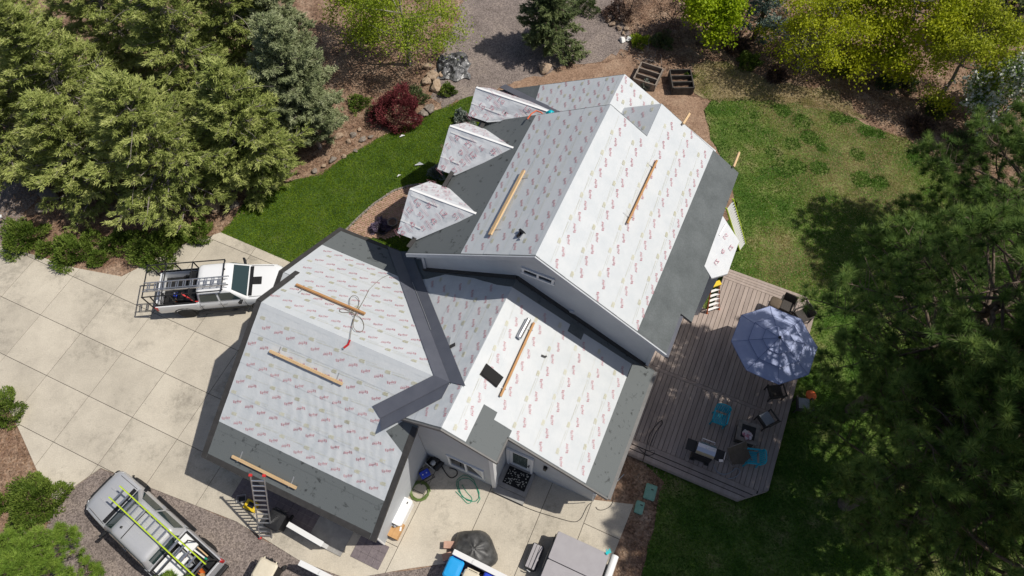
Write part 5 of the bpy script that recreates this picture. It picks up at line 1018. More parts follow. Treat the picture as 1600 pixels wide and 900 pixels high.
t=thing('glove','turquoise work glove on the hot tub corner','glove',G(949,864,.97),.6); mb=MB(); mb.box((0,0,.02),(.13,.1,.04)); [mb.bar((.05,-.045+.03*k,.02),(.14+.01*k,-.06+.04*k,.02),.025,.03) for k in range(4)]; mb.build('palm',pmat('turquoise_rubber',(.0,.5,.52),rough=.6),t); mb=MB(); mb.bar((0,.05,.02),(.06,.12,.02),.03,.03); mb.build('thumb',pmat('turquoise_thumb',(.0,.46,.48),rough=.6),t)
for lab,px,py,sx,sy in (('larger green utility lid on the soil by the deck corner',1016,769,.45,.62),('smaller green utility lid on the soil nearer the concrete',999,793,.34,.50)):
    t=thing('utility_lid',lab,'lid',G(px,py,0),R(70)-R(90)); mb=MB(); mb.loft([rrect(0,0,sx/2*q,sy/2*q,.05,z) for q,z in ((1,-.05),(1,.05),(.94,.06))]); mb.build('rim','lidgreen',t); mb=MB(); mb.loft([rrect(0,0,sx/2*.86,sy/2*.86,.05,z) for z in (.05,.072)]); mb.build('cover','lidgreen',t); mb=MB(); mb.box((.05,.1,.075),(.1,.04,.01)); mb.build('grip','black',t)
# raised beds
def bed(label,px,py,rz,w_,d,n,mat,h=.5):
    t=thing('raised_bed',label,'planter',G(px,py,0),rz)
    for s in (1,-1): mb=MB(); mb.box((s*w_/2,0,h/2),(.06,d,h)); mb.build('side_plank',mat,t)
    for k in range(n+1): y=-d/2+d*k/n; mb=MB(); mb.box((0,y,h/2),(w_-.07,.06,h*(1 if k in(0,n) else .96))); mb.build('cross_plank',mat,t)
    for k in range(n):
        y=-d/2+d*(k+.5)/n; mb=MB(); g_=6; P=[[(-w_/2+.05+(w_-.1)*i/g_,y-d/n/2+.04+(d/n-.08)*j/g_,h*.35+random.uniform(0,.07)) for j in range(g_+1)] for i in range(g_+1)]
        for i in range(g_):
            for j in range(g_): mb.poly([P[i][j],P[i+1][j],P[i+1][j+1],P[i][j+1]])
        mb.build('soil_fill','soil',t)
    return t
bed('dark square raised bed of three compartments on the bare soil',1062.5,133,R(1),1.15,1.35,3,'wood_dark'); bed('tilted weathered raised bed right behind the rear ridge',1011,124,R(-25),1.25,1.35,3,'wood_grey',.45)
# rocks
def rockmesh(seed,mat):
    import bmesh; b=bmesh.new(); bmesh.ops.create_icosphere(b,subdivisions=3,radius=1); r_=np.random.default_rng(seed); ks=r_.normal(size=(9,3)); ph=r_.uniform(.45,.95,9)
    for v in b.verts:
        d=v.co.normalized(); s=1.0
        for k,p in zip(ks,ph):
            kk=Vector(k).normalized(); dd=d.dot(kk)
            if dd>p*.9: s=min(s,p*.9/dd)
        v.co=d*s*(1+.04*math.sin(7*d.x+seed)+.03*math.sin(11*d.y)); v.co.z*=.65
    me=bpy.data.meshes.new('rock'); b.to_mesh(me); b.free(); me.materials.append(M[mat]); return me
RM={m:[rockmesh(i*3+j,m) for i in range(3)] for j,m in enumerate(('rock','rockgrey','rockwhite'))}
def rock(label,px,py,s,mat='rock',group=None,k=0):
    o=bpy.data.objects.new('rock',RM[mat][k%3]); sc.collection.objects.link(o); p=G(px,py,0); o.location=(p[0],p[1],s*.12); o.scale=(s,s*random.uniform(.65,.95),s*random.uniform(.7,1)); o.rotation_euler=(random.uniform(-.2,.2),random.uniform(-.2,.2),random.uniform(0,6)); return tag(o,label,'rock',group)
rock('large tan boulder on bare soil behind the house',853,108,.48,'rock'); rock('white rock with dark hollow at the end of the gravel',972,64,.26,'rockwhite',k=1); rock('white rock right of the hollow white rock',984,61,.30,'rockwhite',k=2)
for k,(x,y,s) in enumerate(((950,33,.22),(957,39,.26),(963,34,.2),(967,45,.24),(978,46,.22),(974,52,.18))): rock(('uppermost tan rock in the short row at the end of the gravel','second tan rock from the top of the short row','small tan rock beside the top of the short row','middle tan rock of the short row by the gravel','rightmost tan rock of the short row by the gravel','lowest tan rock of the row, nearest the white rocks')[k],x,y,s,'rock','rocks in a row by the gravel',k)
for k,(x,y,s) in enumerate(((668,105,.35),(676,120,.45),(682,135,.5),(665,128,.35),(690,118,.3))): rock(('top left boulder in the heap beside the grey sheeting','central tan boulder in the heap beside the grey sheeting','lowest and largest boulder in the heap beside the grey sheeting','leftmost boulder in the heap beside the grey sheeting','boulder of the heap touching the grey sheeting')[k],x,y,s,'rock','boulders by the grey sheeting',k)
for k,(x,y,s) in enumerate(((660,178,.38),(672,172,.42),(650,188,.3))): rock(('pale boulder just right of the red bush','bigger pale boulder nearest the gravel, right of the red bush','small pale boulder tucked under the red bush')[k],x,y,s,'rockgrey','boulders by the red bush',k)
for k,(lab,x,y,s) in enumerate((('tan stone above the lawn edge nearest the juniper',552,212,.24),('small grey stone beside the tan stone nearest the juniper',562,203,.17),('tan stone at the lawn edge below the two upper stones',567,218,.22),('low grey stone at the lawn edge, upper part',545,222,.2),('small tan stone nearest the red bush on the lawn edge',580,214,.17),('half buried tan rock under the juniper',530,213,.28),('grey stone at the lawn edge nearest the conifers',490,268,.22),('tan stone next along the lawn edge from the conifers',506,260,.18),('larger pale stone midway along the lawn edge',520,251,.24),('small grey stone after the pale midway stone',538,245,.17),('little tan stone at the upper end of the midway stones',556,236,.14))): rock(lab,x,y,s,'rock' if k%2 else 'rockgrey','stones edging the front lawn',k)
for k,(lab,x,y,s) in enumerate((('big brown boulder shaded by the large conifer near the lawn corner',330,322,.75),('grey boulder in shade left of the conifers',80,308,.65),('small grey boulder in shade under the conifers',128,312,.5),('low grey boulder below the grey boulder left of the conifers',70,325,.45),('brown boulder right of the big shaded boulder',362,322,.4))): rock(lab,x,y,s,'rockgrey' if k else 'rock',None,k)
# crumpled sheeting
t=thing('plastic_sheeting','crumpled grey and black plastic sheeting dumped on the gravel','sheeting',G(709,105,0)); g_=26; mb=MB(); r_=np.random.default_rng(2)
def shz(x,y): return .10+.16*abs(math.sin(5.1*x+2.2*y+1.3*math.sin(3*y)))**1.5+.10*abs(math.sin(7*y-4*x))+.05*r_.random()
P=[]
for i in range(g_+1):
    row=[]
    for j in range(g_+1):
        x,y=(i/g_-.5)*1.75,(j/g_-.5)*1.85; e=max(abs(i/g_-.5),abs(j/g_-.5))*2; w_=.14*math.sin(9*x+3)+.12*math.sin(8*y)
        row.append((x*(1+.12*math.sin(6*y)),y*(1+.1*math.sin(5*x+1))+w_*.5,shz(x,y)*(1-.75*max(0,e-.6)/.4)-.03))
    P.append(row)
for i in range(g_):
    for j in range(g_): mb.poly([P[i][j],P[i+1][j],P[i+1][j+1],P[i][j+1]])
mb.build('sheet','foiltarp',t)
mb=MB(); mb.tube([(-.85,.7,.03),(-.9,.1,.04),(-.8,-.4,.04),(-.45,-.95,.04)],.06,6); mb.build('rolled_edge','black',t); mb=MB(); mb.loft([[(.45*q*math.cos(a)+.3,.25*q*math.sin(a)+.85,h) for a in np.linspace(0,6.283,11)[:-1]] for q,h in ((1,0),(.9,.12),(.4,.22))]); mb.build('bunched_end','tarp',t)
for lab,px,py,rz,s in (('white scrap of paper on the lawn by the red bush',628,212,.4,.16),('grey triangular offcut lying on the front lawn',655,256,.1,.26),('small pale offcut on the front lawn nearer the brick walk',623,274,.6,.12)):
    t=thing('scrap',lab,'scrap',G(px,py,.05),rz); mb=MB(); mb.prism([(-s,-s*.35),(s,-s*.3),(s*.1,s*.45)],0,.012); mb.build('sheet','white' if s<.2 else 'greycloth',t); mb=MB(); mb.bar((-s*.8,-s*.2,.02),(s*.6,-s*.2,.03),.03,.012); mb.build('curled_edge','white',t)
t=thing('path_light','small white post light at the far left bed edge','lamp',G(10,347,0)); mb=MB(); mb.lathe([(.02,0),(.02,.45)],n=6); mb.build('post','black',t); mb=MB(); mb.box((0,0,.48),(.16,.16,.06),.4); mb.build('head','white',t)
t=thing('flower_pot','pale round pot by the entry bed under the gablet','pot',G(615,353,0)); mb=MB(); mb.lathe([(.16,0),(.24,.35),(.26,.38),(.21,.38),(.18,.3),(0,.3)],n=16); mb.build('pot','rockgrey',t); mb=MB(); mb.lathe([(.2,.31),(0,.33)],n=12); mb.build('soil_fill','soil',t)
# ---------------------------------------------------------------- trees and shrubs
C=lambda *a:[tuple(x) for x in a]
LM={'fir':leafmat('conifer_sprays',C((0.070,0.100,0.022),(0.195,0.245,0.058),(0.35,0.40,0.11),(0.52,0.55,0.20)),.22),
'jun':leafmat('juniper_sprays',C((0.095,0.128,0.054),(0.209,0.250,0.115),(0.324,0.365,0.189),(0.432,0.459,0.270)),.2),
'spruce':leafmat('spruce_sprays',C((0.044,0.069,0.022),(0.112,0.150,0.056),(0.213,0.250,0.100)),.15),
'blue':leafmat('blue_spruce_sprays',C((0.065,0.104,0.085),(0.169,0.234,0.202),(0.299,0.377,0.325)),.15),
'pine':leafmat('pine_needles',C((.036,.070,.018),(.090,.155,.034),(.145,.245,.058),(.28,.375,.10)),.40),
'youngpine':leafmat('young_pine_needles',C((0.072,0.144,0.019),(0.168,0.276,0.036),(0.300,0.420,0.072)),.3),  # brighter green ramp for the small pines at the lower left
'birch':leafmat('birch_leaves',C((0.112,0.188,0.013),(0.263,0.350,0.022),(0.425,0.512,0.050)),.35),
'lime':leafmat('lime_leaves',C((0.187,0.297,0.007),(0.363,0.484,0.013),(0.517,0.627,0.033)),.45),
'gold':leafmat('golden_leaves',C((0.20,0.25,0.008),(0.42,0.47,0.016),(0.62,0.64,0.04)),.42),
'gold2':leafmat('olive_gold_leaves',C((0.17,0.22,0.012),(0.35,0.40,0.02),(0.53,0.56,0.045)),.4),
'red':leafmat('red_barberry_leaves',C((0.065,0.013,0.016),(0.182,0.039,0.044),(0.312,0.085,0.091)),.2),
'brown':leafmat('brown_twigs',C((0.050,0.030,0.024),(0.120,0.075,0.055),(0.200,0.130,0.100)),.05),
'yew':leafmat('low_juniper_sprays',C((0.039,0.072,0.010),(0.091,0.150,0.019),(0.169,0.234,0.039),(0.247,0.299,0.065)),.22),
'blossom':leafmat('blossom_tree_leaves',C((0.065,0.130,0.016),(0.156,0.260,0.039),(0.247,0.351,0.065)),.3),
'white':leafmat('white_blossom',C((0.550,0.580,0.500),(0.800,0.800,0.740)),.2),
'lav':leafmat('lavender_flowers',C((0.060,0.070,0.040),(0.200,0.160,0.240),(0.340,0.270,0.380)),.2),
'grey':leafmat('silver_foliage',C((0.100,0.130,0.100),(0.250,0.290,0.250),(0.420,0.450,0.400)),.2)}
def wander(p,d,n,step,curl,up=0.0,r_=None):
    out=[np.array(p,float)]; d=np.array(d,float)
    for i in range(n):
        d=unit(d+rng.normal(0,curl,3)+np.array([0,0,up])); out.append(out[-1]+d*step)
    return out
def add_tube(acc,pts,r0,r1,n=5):                            # acc: [verts],[quads]
    pts=np.array(pts); k=len(pts); d=np.gradient(pts,axis=0); d=unit(d); ref=np.where(np.abs(d[:,2:3])<.9,np.array([[0,0,1.]]),np.array([[1.,0,0]])); a=unit(np.cross(d,ref)); b=np.cross(d,a)
    rr=np.linspace(r0,r1,k)[:,None,None]; th=np.arange(n)*2*np.pi/n; ring=pts[:,None,:]+(a[:,None,:]*np.cos(th)[None,:,None]+b[:,None,:]*np.sin(th)[None,:,None])*rr
    base=acc[2]; acc[0].append(ring.reshape(-1,3)); i,j=np.meshgrid(np.arange(k-1),np.arange(n),indexing='ij'); q=np.stack([i*n+j,i*n+(j+1)%n,(i+1)*n+(j+1)%n,(i+1)*n+j],-1).reshape(-1,4)+base
    acc[1].append(q); acc[2]+=k*n
def finish(t,acc,barkm,V,F,leafm,T,crown='crown',extra=None):
    if acc[0]: npmesh('trunk',np.concatenate(acc[0]),np.concatenate(acc[1]),M[barkm],t)
    o=npmesh(crown,V,F,leafm,t,tint=np.clip(T,0,1)); o['kind']='stuff'; return o
def tufts(P,D,n,S,W,spread,quad=True,flat=1.4):                      # n leaves round every tip P, leaning along D
    k=len(P); Pp=np.repeat(P,n,0); Dd=np.repeat(D,n,0); m=k*n
    dirs=unit(Dd+rng.normal(0,spread,(m,3))); off=rng.normal(0,1,(m,3))*np.repeat(np.broadcast_to(S,(k,)),n)[:,None]*.22+Dd*(rng.uniform(-1.3,.5,(m,1))*np.repeat(np.broadcast_to(S,(k,)),n)[:,None])
    s=np.repeat(np.broadcast_to(S,(k,)),n)*rng.uniform(.6,1.25,m); w_=np.repeat(np.broadcast_to(W,(k,)),n)*rng.uniform(.7,1.3,m)
    return leaves(Pp+off,dirs,s,w_,quad,flat)
def conifer(name,label,x,y,h,r,mat,nb=90,sub=11,nl=26,S=.18,W=.046,droop=-.12,prof=None,bark='barkgrey',z0=.8,dens=1.0,group=None,lean=(0,0),bare=.15,spread=.40,dead=0):
    t=thing(name,label,'tree',(x,y,0),0,group); acc=[[],[],0]
    tr=[(lean[0]*z/h*1.0,lean[1]*z/h,z) for z in np.linspace(0,h,9)]; add_tube(acc,tr,.035*h*.55+.04,.02,8)
    prof=prof or (lambda f:min(1,(1-f)*1.25+.03)**.8*(.75+.25*min(1,f*6)))
    TP=[];TD=[];TT=[]
    for i in range(nb):
        f=(i+rng.random())/nb; f=f**.85; z=z0+(h-z0)*f; az=i*2.39996+rng.normal(0,.3); Lb=r*prof(f)*rng.uniform(.58,1.2)
        if Lb<.12: Lb=.12
        d=np.array([math.cos(az),math.sin(az),droop+.5*f+rng.normal(0,.08)]); n=6; pts=wander((lean[0]*z/h,lean[1]*z/h,z),unit(d),n,Lb/n,.10,.03); add_tube(acc,pts,.012+.012*Lb,.006,4)
        pts=np.array(pts); side=unit(np.cross(d,[0,0,1.]))
        m=max(3,int(sub*1.45*Lb/r*dens+1))
        for k in range(m):
            a=bare+(1-bare)*rng.random()**.75; q=a*n; j=min(n-1,int(q)); p=pts[j]*(1-(q-j))+pts[j+1]*(q-j)
            lat=(1-a*.75)*Lb*.42*rng.uniform(-1,1); dd=unit(unit(d)+side*np.sign(lat)*.7+np.array([0,0,.25])); e=p+side*lat+unit(d)*abs(lat)*.5+np.array([0,0,rng.normal(0,.06)])
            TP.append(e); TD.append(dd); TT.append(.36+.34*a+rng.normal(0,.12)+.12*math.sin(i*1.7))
            if abs(lat)>.25 and k%2==0: add_tube(acc,[p,(p+e)/2+np.array([0,0,.02]),e],.010,.005,3)
    for i in range(dead):
        z=rng.uniform(.25,.8)*h; az=rng.uniform(0,6.28); add_tube(acc,wander((0,0,z),unit(np.array([math.cos(az),math.sin(az),.25])),7,r*.9/7,.22),.022,.006,4)
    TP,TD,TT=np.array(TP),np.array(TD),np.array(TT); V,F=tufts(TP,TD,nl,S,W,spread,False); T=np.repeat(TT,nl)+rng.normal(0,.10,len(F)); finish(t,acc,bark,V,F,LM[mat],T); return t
def pine(label,x,y,h,r,zb,nb,mat='pine',nt=7,nn=72,S=.30,seed=0,bark='bark',group='tall pines beside the deck',sectors=None,TR=None):
    t=thing('pine_tree',label,'tree',(x,y,0),0,group); acc=[[],[],0]; add_tube(acc,[(.05*math.sin(z*.7+seed),.05*math.cos(z*.5+seed),z) for z in np.linspace(-.05,h,12)],TR or .018*h+.06,.03,10)
    TP=[];TD=[];TT=[]
    for i in range(nb):
        f=(i+rng.random())/nb; z=zb+(h-zb)*f; az=i*2.39996+rng.normal(0,.35)
        if sectors and not sectors(az%6.283,f): continue
        Lb=r*min(1,(1-f)*1.5+.12)*rng.uniform(.65,1.12); d=unit(np.array([math.cos(az),math.sin(az),-.05+.45*f+rng.normal(0,.1)])); n=7; pts=wander((0,0,z),d,n,Lb/n,.14,.04); add_tube(acc,pts,.014+.014*Lb,.010,5); pts=np.array(pts); side=unit(np.cross(d,[0,0,1.]))
        for k in range(max(3,int(nt*Lb/r*1.75))):
            a=.34+.66*rng.random()**.6; q=a*n; j=min(n-1,int(q)); p=pts[j]*(1-(q-j))+pts[j+1]*(q-j); lat=(1.15-a)*Lb*.6*rng.uniform(-1,1); dd=unit(d*.8+side*np.sign(lat)*.8+np.array([0,0,.5+.3*rng.random()])); e=p+side*lat+d*abs(lat)*.6+np.array([0,0,rng.uniform(-.05,.25)])
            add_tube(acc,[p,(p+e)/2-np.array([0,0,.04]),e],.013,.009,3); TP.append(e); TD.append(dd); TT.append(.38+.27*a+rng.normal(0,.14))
    TP,TD,TT=np.array(TP),np.array(TD),np.array(TT); k=len(TP); Dd=np.repeat(TD,nn,0); m=k*nn; raw=rng.normal(0,1,(m,3)); dirs=unit(unit(raw)+Dd*.45+np.array([0,0,.25]))
    P=np.repeat(TP,nn,0)+Dd*rng.uniform(-.05,.03,(m,1)); V,F=leaves(P,dirs,S*rng.uniform(.75,1.15,m),.022,False); T=np.repeat(TT,nn)+.22*dirs[:,2]-.02+rng.normal(0,.08,m); finish(t,acc,bark,V,F,LM[mat],T); return t  # needles pointing up get a lighter tint: sunlight put into the leaf colour
def broadleaf(name,label,x,y,h,r,mat,nlim=7,nl=9000,S=.10,W=.075,zc=.55,bark='barkgrey',flat=.75,gaps=.35,group=None,cat='tree',extra=None,stems=1,clump=.32,tintf=None):
    t=thing(name,label,cat,(x,y,0),0,group); acc=[[],[],0]; tips=[]
    hz=h*zc
    for s in range(stems):
        b=np.array([0,0,0.]) if stems==1 else np.array([.12*math.cos(s*2.1),.12*math.sin(s*2.1),0]); top=np.array([rng.normal(0,.1)*r,rng.normal(0,.1)*r,h*.8]) if stems==1 else np.array([r*.35*math.cos(s*2.1),r*.35*math.sin(s*2.1),h*.8])
        tk=[b+(top-b)*f+np.array([rng.normal(0,.02)*h*f,rng.normal(0,.02)*h*f,0]) for f in np.linspace(0,1,7)]; add_tube(acc,tk,.022*h/ (stems**.5)+.015,.012,7)
        for i in range(nlim):
            f=rng.uniform(.18,.98); j=min(5,int(f*6)); p=tk[j]+(tk[j+1]-tk[j])*(f*6-j); az=i*2.39996+s+rng.normal(0,.3); Lb=r*rng.uniform(.65,1.05)*(1-.5*max(0,f-.5)*1.3); d=unit(np.array([math.cos(az),math.sin(az),rng.uniform(.15,.7)*flat])); n=6; pts=wander(p,d,n,Lb/n,.16,.05); add_tube(acc,pts,.008*h*.6+.01,.005,5); tips+= [pts[-1],pts[-2],pts[-3]]
            for k in range(4): q=pts[rng.integers(2,n)]; dd=unit(d+rng.normal(0,.7,3)); p2=wander(q,dd,4,Lb*.13,.2,.03); add_tube(acc,p2,.010,.004,3); tips+=[p2[-1],p2[-2]]
    tips=np.array(tips); tips=tips[tips[:,2]>h*.12]; wgt=rng.random(len(tips))+.15; wgt[rng.random(len(tips))<gaps]*=.12; wgt/=wgt.sum(); idx=rng.choice(len(tips),nl,p=wgt); c=tips[idx]; P=c+rng.normal(0,1,(nl,3))*np.array([1,1,.7])*clump*(.6+.8*rng.random((nl,1)))*r*.35; P[:,2]=np.maximum(P[:,2],.12)
    D=unit(rng.normal(0,1,(nl,3))+np.array([0,0,-.15])); V,F=leaves(P,D,S*rng.uniform(.6,1.3,nl),W*rng.uniform(.7,1.2,nl),True,1.3); tn=np.random.default_rng(1).random(len(tips))[idx]; T=.25+.5*tn+rng.normal(0,.16,nl); finish(t,acc,bark,V,F,LM[mat],T)
    if extra:
        m2,frac,sz=extra; k=int(nl*frac); sel=rng.choice(nl,k); ctr=P[sel]; Pq=np.repeat(ctr,5,0)+rng.normal(0,.06,(k*5,3)); D=unit(rng.normal(0,1,(k*5,3))); V,F=leaves(Pq,D,sz*rng.uniform(.7,1.3,k*5),sz*.9); o=npmesh('blossom',V,F,LM[m2],t,tint=rng.random(k*5)); o['kind']='stuff'
    return t
def shrub(label,px,py,r,h,mat,nl=6000,S=.10,W=.035,name='shrub',group=None,up=.6,lump=.5,base=None,cat='shrub'):
    p=base or G(px,py,h*.5); t=thing(name,label,cat,(p[0],p[1],0),0,group); acc=[[],[],0]
    for i in range(9): az=i*2.4; add_tube(acc,wander((0,0,0),unit(np.array([math.cos(az),math.sin(az),1.0])),5,r*.17,.15,.02),.018,.006,4)
    d=unit(rng.normal(0,1,(nl,3))*np.array([1,1,.9])+np.array([0,0,.25])); d[:,2]=np.abs(d[:,2]); lob=1+lump*np.sin(3*np.arctan2(d[:,1],d[:,0])+px)*.5+lump*np.sin(5*np.arctan2(d[:,1],d[:,0])+2*d[:,2]*4+py)*.5; q=rng.uniform(.55,1,nl)**.5*lob
    P=d*q[:,None]*np.array([r,r,h]); bump=vnoise(P[:,0]+7,P[:,1]+3,4.0,int(px)%97); P*= (.82+.25*bump)[:,None]; P[:,2]+=.03
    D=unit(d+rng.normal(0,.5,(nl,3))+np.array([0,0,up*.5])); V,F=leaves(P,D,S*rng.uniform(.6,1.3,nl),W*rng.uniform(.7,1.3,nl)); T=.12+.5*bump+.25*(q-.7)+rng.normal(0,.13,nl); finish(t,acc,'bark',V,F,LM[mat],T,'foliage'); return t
def XY(px,py,z): return G(px,py,z)[:2]
# big conifers on the left
olive=lambda f: min(1.0,(1-f)*1.15+.06)**.75*(.8+.2*min(1,f*5))
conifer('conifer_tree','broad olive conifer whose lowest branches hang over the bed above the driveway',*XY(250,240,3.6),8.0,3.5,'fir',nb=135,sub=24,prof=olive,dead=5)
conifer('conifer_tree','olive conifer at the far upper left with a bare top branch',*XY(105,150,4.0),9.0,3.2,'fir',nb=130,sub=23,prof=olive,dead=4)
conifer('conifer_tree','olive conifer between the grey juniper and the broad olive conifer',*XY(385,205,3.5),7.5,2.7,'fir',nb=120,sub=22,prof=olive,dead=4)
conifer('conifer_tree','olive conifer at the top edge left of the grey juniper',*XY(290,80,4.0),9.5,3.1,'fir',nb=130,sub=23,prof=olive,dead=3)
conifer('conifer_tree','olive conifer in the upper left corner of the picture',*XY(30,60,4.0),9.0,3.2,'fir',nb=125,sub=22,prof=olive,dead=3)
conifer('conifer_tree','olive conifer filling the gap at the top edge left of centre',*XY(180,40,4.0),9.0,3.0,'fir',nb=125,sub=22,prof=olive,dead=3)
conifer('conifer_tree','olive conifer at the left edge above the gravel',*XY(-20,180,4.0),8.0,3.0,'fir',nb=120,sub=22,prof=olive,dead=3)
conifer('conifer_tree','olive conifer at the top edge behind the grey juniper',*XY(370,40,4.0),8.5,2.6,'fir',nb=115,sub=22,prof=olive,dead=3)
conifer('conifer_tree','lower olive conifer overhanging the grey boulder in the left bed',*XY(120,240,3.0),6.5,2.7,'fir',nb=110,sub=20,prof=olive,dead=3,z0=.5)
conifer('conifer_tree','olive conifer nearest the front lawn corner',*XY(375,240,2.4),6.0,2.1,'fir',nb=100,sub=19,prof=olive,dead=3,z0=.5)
conifer('juniper_tree','dense grey-green juniper right of the olive conifers',*XY(462,150,3.0),7.5,2.2,'jun',nb=130,sub=23,nl=34,S=.15,W=.046,prof=lambda f:min(1.0,(1-f)*1.3+.1)**.7,spread=.7,droop=.25)
conifer('juniper_tree','grey-green juniper at the top edge beside the birch',*XY(430,45,3.0),7.5,2.0,'jun',nb=120,sub=20,nl=34,S=.15,W=.046,prof=lambda f:min(1.0,(1-f)*1.3+.1)**.7,spread=.7,droop=.25)
conifer('juniper_tree','low grey-green juniper at the lawn edge below the dense grey-green juniper',*XY(488,200,1.5),4.2,1.7,'jun',nb=80,sub=16,nl=34,S=.15,W=.046,prof=lambda f:min(1.0,(1-f)*1.3+.1)**.7,spread=.6,droop=.2)
conifer('spruce_tree','dark spruce in the upper right corner beyond the golden trees',*XY(1575,15,2.0),6.0,2.0,'spruce',nb=90,sub=13,nl=22,S=.18,W=.05,droop=-.2,bark='bark')
conifer('spruce_tree','lone dark spruce standing on the gravel behind the house',*XY(857,52,1.0),6.2,2.0,'spruce',nb=130,sub=20,nl=20,S=.16,W=.055,prof=lambda f:(1-f)**.85+.03,droop=-.25,bark='bark',z0=.4)
conifer('blue_spruce','pale blue spruce at the top edge right of the lime tree',*XY(1190,28,1.5),6.5,1.7,'blue',nb=100,sub=13,nl=15,S=.15,W=.05,prof=lambda f:(1-f)**.85+.03,droop=-.15,bark='bark',z0=.5)
# broadleaved trees along the top
broadleaf('birch_tree','sparse yellow-green birch with white limbs above the red bush',*XY(640,100,0),6.5,3.0,'birch',nlim=16,nl=14000,S=.11,W=.08,bark='barkgrey',gaps=.3,clump=.33)
broadleaf('birch_tree','yellow-green birch at the top edge over the gravel path',*XY(585,30,1.5),6.0,2.2,'birch',nlim=13,nl=9000,S=.11,W=.08,gaps=.3)
broadleaf('lime_tree','bright lime-green tree with a rounded crown at the top',*XY(1103,45,1.0),4.2,1.75,'lime',nlim=16,nl=14000,S=.15,W=.12,gaps=.05,clump=.45)
broadleaf('golden_tree','open golden tree with a forked pale trunk by the back lawn',*XY(1248,110,0),6.2,2.5,'gold',nlim=16,nl=13000,S=.12,W=.09,gaps=.3,clump=.3,stems=2)
broadleaf('golden_tree','dense golden tree at the top right over the leaf litter',*XY(1395,75,1.5),6.5,2.7,'gold',nlim=17,nl=24000,S=.14,W=.11,gaps=.1,clump=.4)
broadleaf('golden_tree','golden tree on the top edge between the two other golden trees',*XY(1330,30,1.5),6.0,2.0,'gold2',nlim=15,nl=15000,S=.13,W=.10,gaps=.1,clump=.4)
broadleaf('olive_gold_tree','dull olive-gold tree left of the white blossom tree',*XY(1490,125,1.5),5.5,2.3,'gold2',nlim=15,nl=13000,S=.12,W=.09,gaps=.25,clump=.36)
broadleaf('blossom_tree','white-flowering tree at the right edge',*XY(1575,165,2.0),5.5,2.4,'blossom',nlim=15,nl=12000,S=.12,W=.09,gaps=.2,clump=.35,extra=('white',.13,.15))
broadleaf('bare_shrub','brown twiggy shrub left of the lime tree',*XY(1045,35,.8),2.0,1.3,'brown',nlim=12,nl=2600,S=.10,W=.03,gaps=.1,cat='shrub',bark='bark')
broadleaf('bare_shrub','brown twiggy undergrowth at the top edge over the gravel end',*XY(985,10,.6),1.6,1.4,'brown',nlim=12,nl=2200,S=.10,W=.03,gaps=.1,cat='shrub',bark='bark')
broadleaf('bare_shrub','dark twiggy shrub at the top right edge behind the golden trees',*XY(1540,40,1.0),2.5,1.8,'brown',nlim=14,nl=2600,S=.10,W=.03,gaps=.1,cat='shrub',bark='bark')
shrub('dark red barberry bush between the boulders and the front lawn',620,166,1.30,1.5,'red',nl=11000,S=.13,W=.04,name='barberry_bush',lump=.35)
# tall pines at the right
px_=lambda x,y,z:XY(x,y,z)
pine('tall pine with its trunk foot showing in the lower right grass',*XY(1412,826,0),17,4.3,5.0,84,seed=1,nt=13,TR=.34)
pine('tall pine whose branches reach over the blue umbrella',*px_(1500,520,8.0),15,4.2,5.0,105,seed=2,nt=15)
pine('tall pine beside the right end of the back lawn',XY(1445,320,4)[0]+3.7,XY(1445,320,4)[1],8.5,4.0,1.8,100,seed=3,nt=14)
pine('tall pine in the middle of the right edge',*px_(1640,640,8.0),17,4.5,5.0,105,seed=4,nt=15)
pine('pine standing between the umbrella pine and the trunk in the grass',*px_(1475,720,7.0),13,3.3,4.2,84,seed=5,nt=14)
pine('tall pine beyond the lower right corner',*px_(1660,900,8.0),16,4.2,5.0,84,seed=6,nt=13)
pine('bright green young pine at the lower left corner',*XY(50,925,1.5),5.2,2.2,.5,84,mat='youngpine',nt=24,nn=60,S=.19,seed=7,group=None)
pine('small bright pine branch tree over the silver pickup bed',*XY(272,918,1.6),3.0,.75,1.0,16,mat='youngpine',nt=11,nn=40,S=.15,seed=8,group=None)
# shrubs
shrub('rounded green juniper shrub at the driveway edge above the white pickup',243,388,1.05,.8,'yew',nl=9000,S=.13,W=.045)
shrub('dark green low shrub on the driveway edge left of the rounded one',108,392,.85,.65,'yew',nl=6500,S=.13,W=.045)
shrub('green shrub below the white post light at the far left',32,368,.95,.75,'yew',nl=7500,S=.13,W=.045)
shrub('small green shrub under the conifers next to the lawn corner',306,362,.65,.6,'yew',nl=4500,S=.11,W=.04)
shrub('dim shrub between the two driveway-edge shrubs',180,378,.6,.5,'yew',nl=3200,S=.11,W=.04)
for k,(x,y,r_) in enumerate(((152,402,.45),(70,388,.4),(214,372,.5),(276,372,.45),(140,372,.5))): shrub(('low green tuft between two driveway-edge shrubs','small green tuft left of the dark low shrub','green tuft behind the rounded juniper shrub','green tuft right of the rounded juniper shrub','dim green tuft deeper in the shaded bed')[k],x,y,r_,.35,'yew',nl=1800,S=.11,W=.045)
shrub('round bright green shrub at the gravel corner',51,783,1.02,.9,'yew',nl=12000,S=.12,W=.04)
shrub('green shrub at the left edge by the driveway corner',-4,640,.85,.8,'yew',nl=6000,S=.12,W=.04)
shrub('small green shrub at the left edge below the driveway corner',-6,788,.45,.5,'yew',nl=2500,S=.11,W=.04)
shrub('lavender-flowered clump in the entry bed',594,353,.40,.4,'lav',nl=3200,S=.09,W=.035,name='lavender')
shrub('pale silvery shrub beside the farthest gablet',724,185,.5,.6,'grey',nl=2600,S=.10,W=.06)
shrub('pale-flowered shrub in shadow between two gablets',683,268,.4,.5,'grey',nl=1600,S=.09,W=.05)
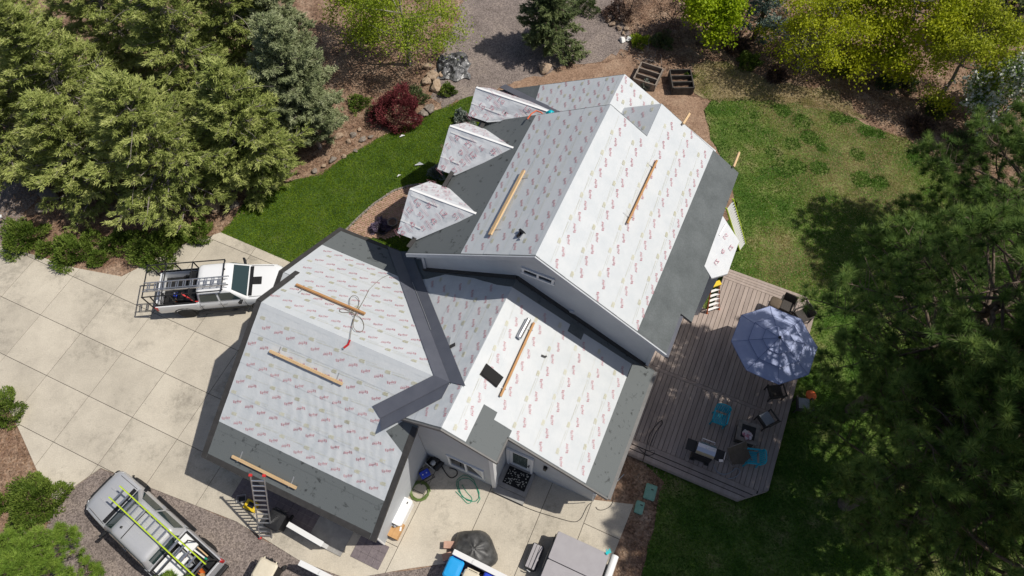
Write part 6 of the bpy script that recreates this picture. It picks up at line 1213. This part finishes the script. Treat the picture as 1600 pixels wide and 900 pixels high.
shrub('bright green grass clump by the white rocks',1000,64,.45,.35,'birch',nl=1800,S=.16,W=.03,name='grass_clump',up=1.2)
shrub('small blue-green plant in the tilted raised bed',1009,133,.25,.35,'grey',nl=700,S=.09,W=.05,name='garden_plant')
shrub('green plant in the top compartment of the square raised bed',1076,119,.3,.3,'yew',nl=900,S=.09,W=.05,name='garden_plant')
for k,(x,y,r_) in enumerate(((590,175,.5),(560,160,.55),(650,150,.6),(700,140,.4))): shrub(('low dark green ground shrub left of the red bush','brown-green ground shrub under the birch','green ground shrub between birch and boulders','small green tuft at the gravel edge')[k],x,y,r_,.35,('spruce','yew','spruce','yew')[k],nl=1800,S=.1,W=.05)
for k,(x,y) in enumerate(((1385,128),(1420,130))): shrub(('dark green low shrub in the leaf litter under the dense golden tree','second low shrub in the leaf litter, nearer the right')[k],x,y,.5,.45,'spruce',nl=2000,S=.1,W=.05)
for k,(lab,x,y,r_,mt) in enumerate((('low green undergrowth at the top edge between gravel and lime tree',915,8,.8,'spruce'),('brown-green undergrowth at the top edge above the white rocks',965,18,.8,'brown'),('dark undergrowth left of the lime tree trunk',1035,62,.6,'spruce'),('brown scrub between the lime tree and the blue spruce',1150,70,.7,'brown'),('green weeds beside the dry verge under the blue spruce',1170,95,.55,'yew'),('brown scrub below the forked golden tree',1215,115,.5,'brown'),('olive scrub between the golden trunks',1315,100,.8,'gold2'),('green scrub right of the two low shrubs',1465,165,.7,'yew'),('brown scrub below the olive-gold tree',1440,195,.6,'brown'),('dark scrub between blossom tree and back lawn',1510,225,.8,'spruce'),('olive undergrowth at the top right edge',1530,75,1.0,'gold2'),('brown scrub at the far upper right',1590,95,.8,'brown'))): shrub(lab,x,y,r_,.5,mt,nl=2400,S=.12,W=.05)
# fallen bare branches behind the raised beds
bt=thing('dead_branches','tangle of bare grey branches on the ground behind the raised beds','branches',G(1015,92,0)); acc=[[],[],0]
for i in range(16):
    az=rng.uniform(0,6.28); p=np.array([rng.normal(0,.7),rng.normal(0,.5),.08]); add_tube(acc,wander(p,unit(np.array([math.cos(az),math.sin(az),.15])),7,rng.uniform(.08,.2),.28),.022,.006,4)
o=npmesh('branch',np.concatenate(acc[0]),np.concatenate(acc[1]),M['barkgrey'],bt); o['kind']='stuff'
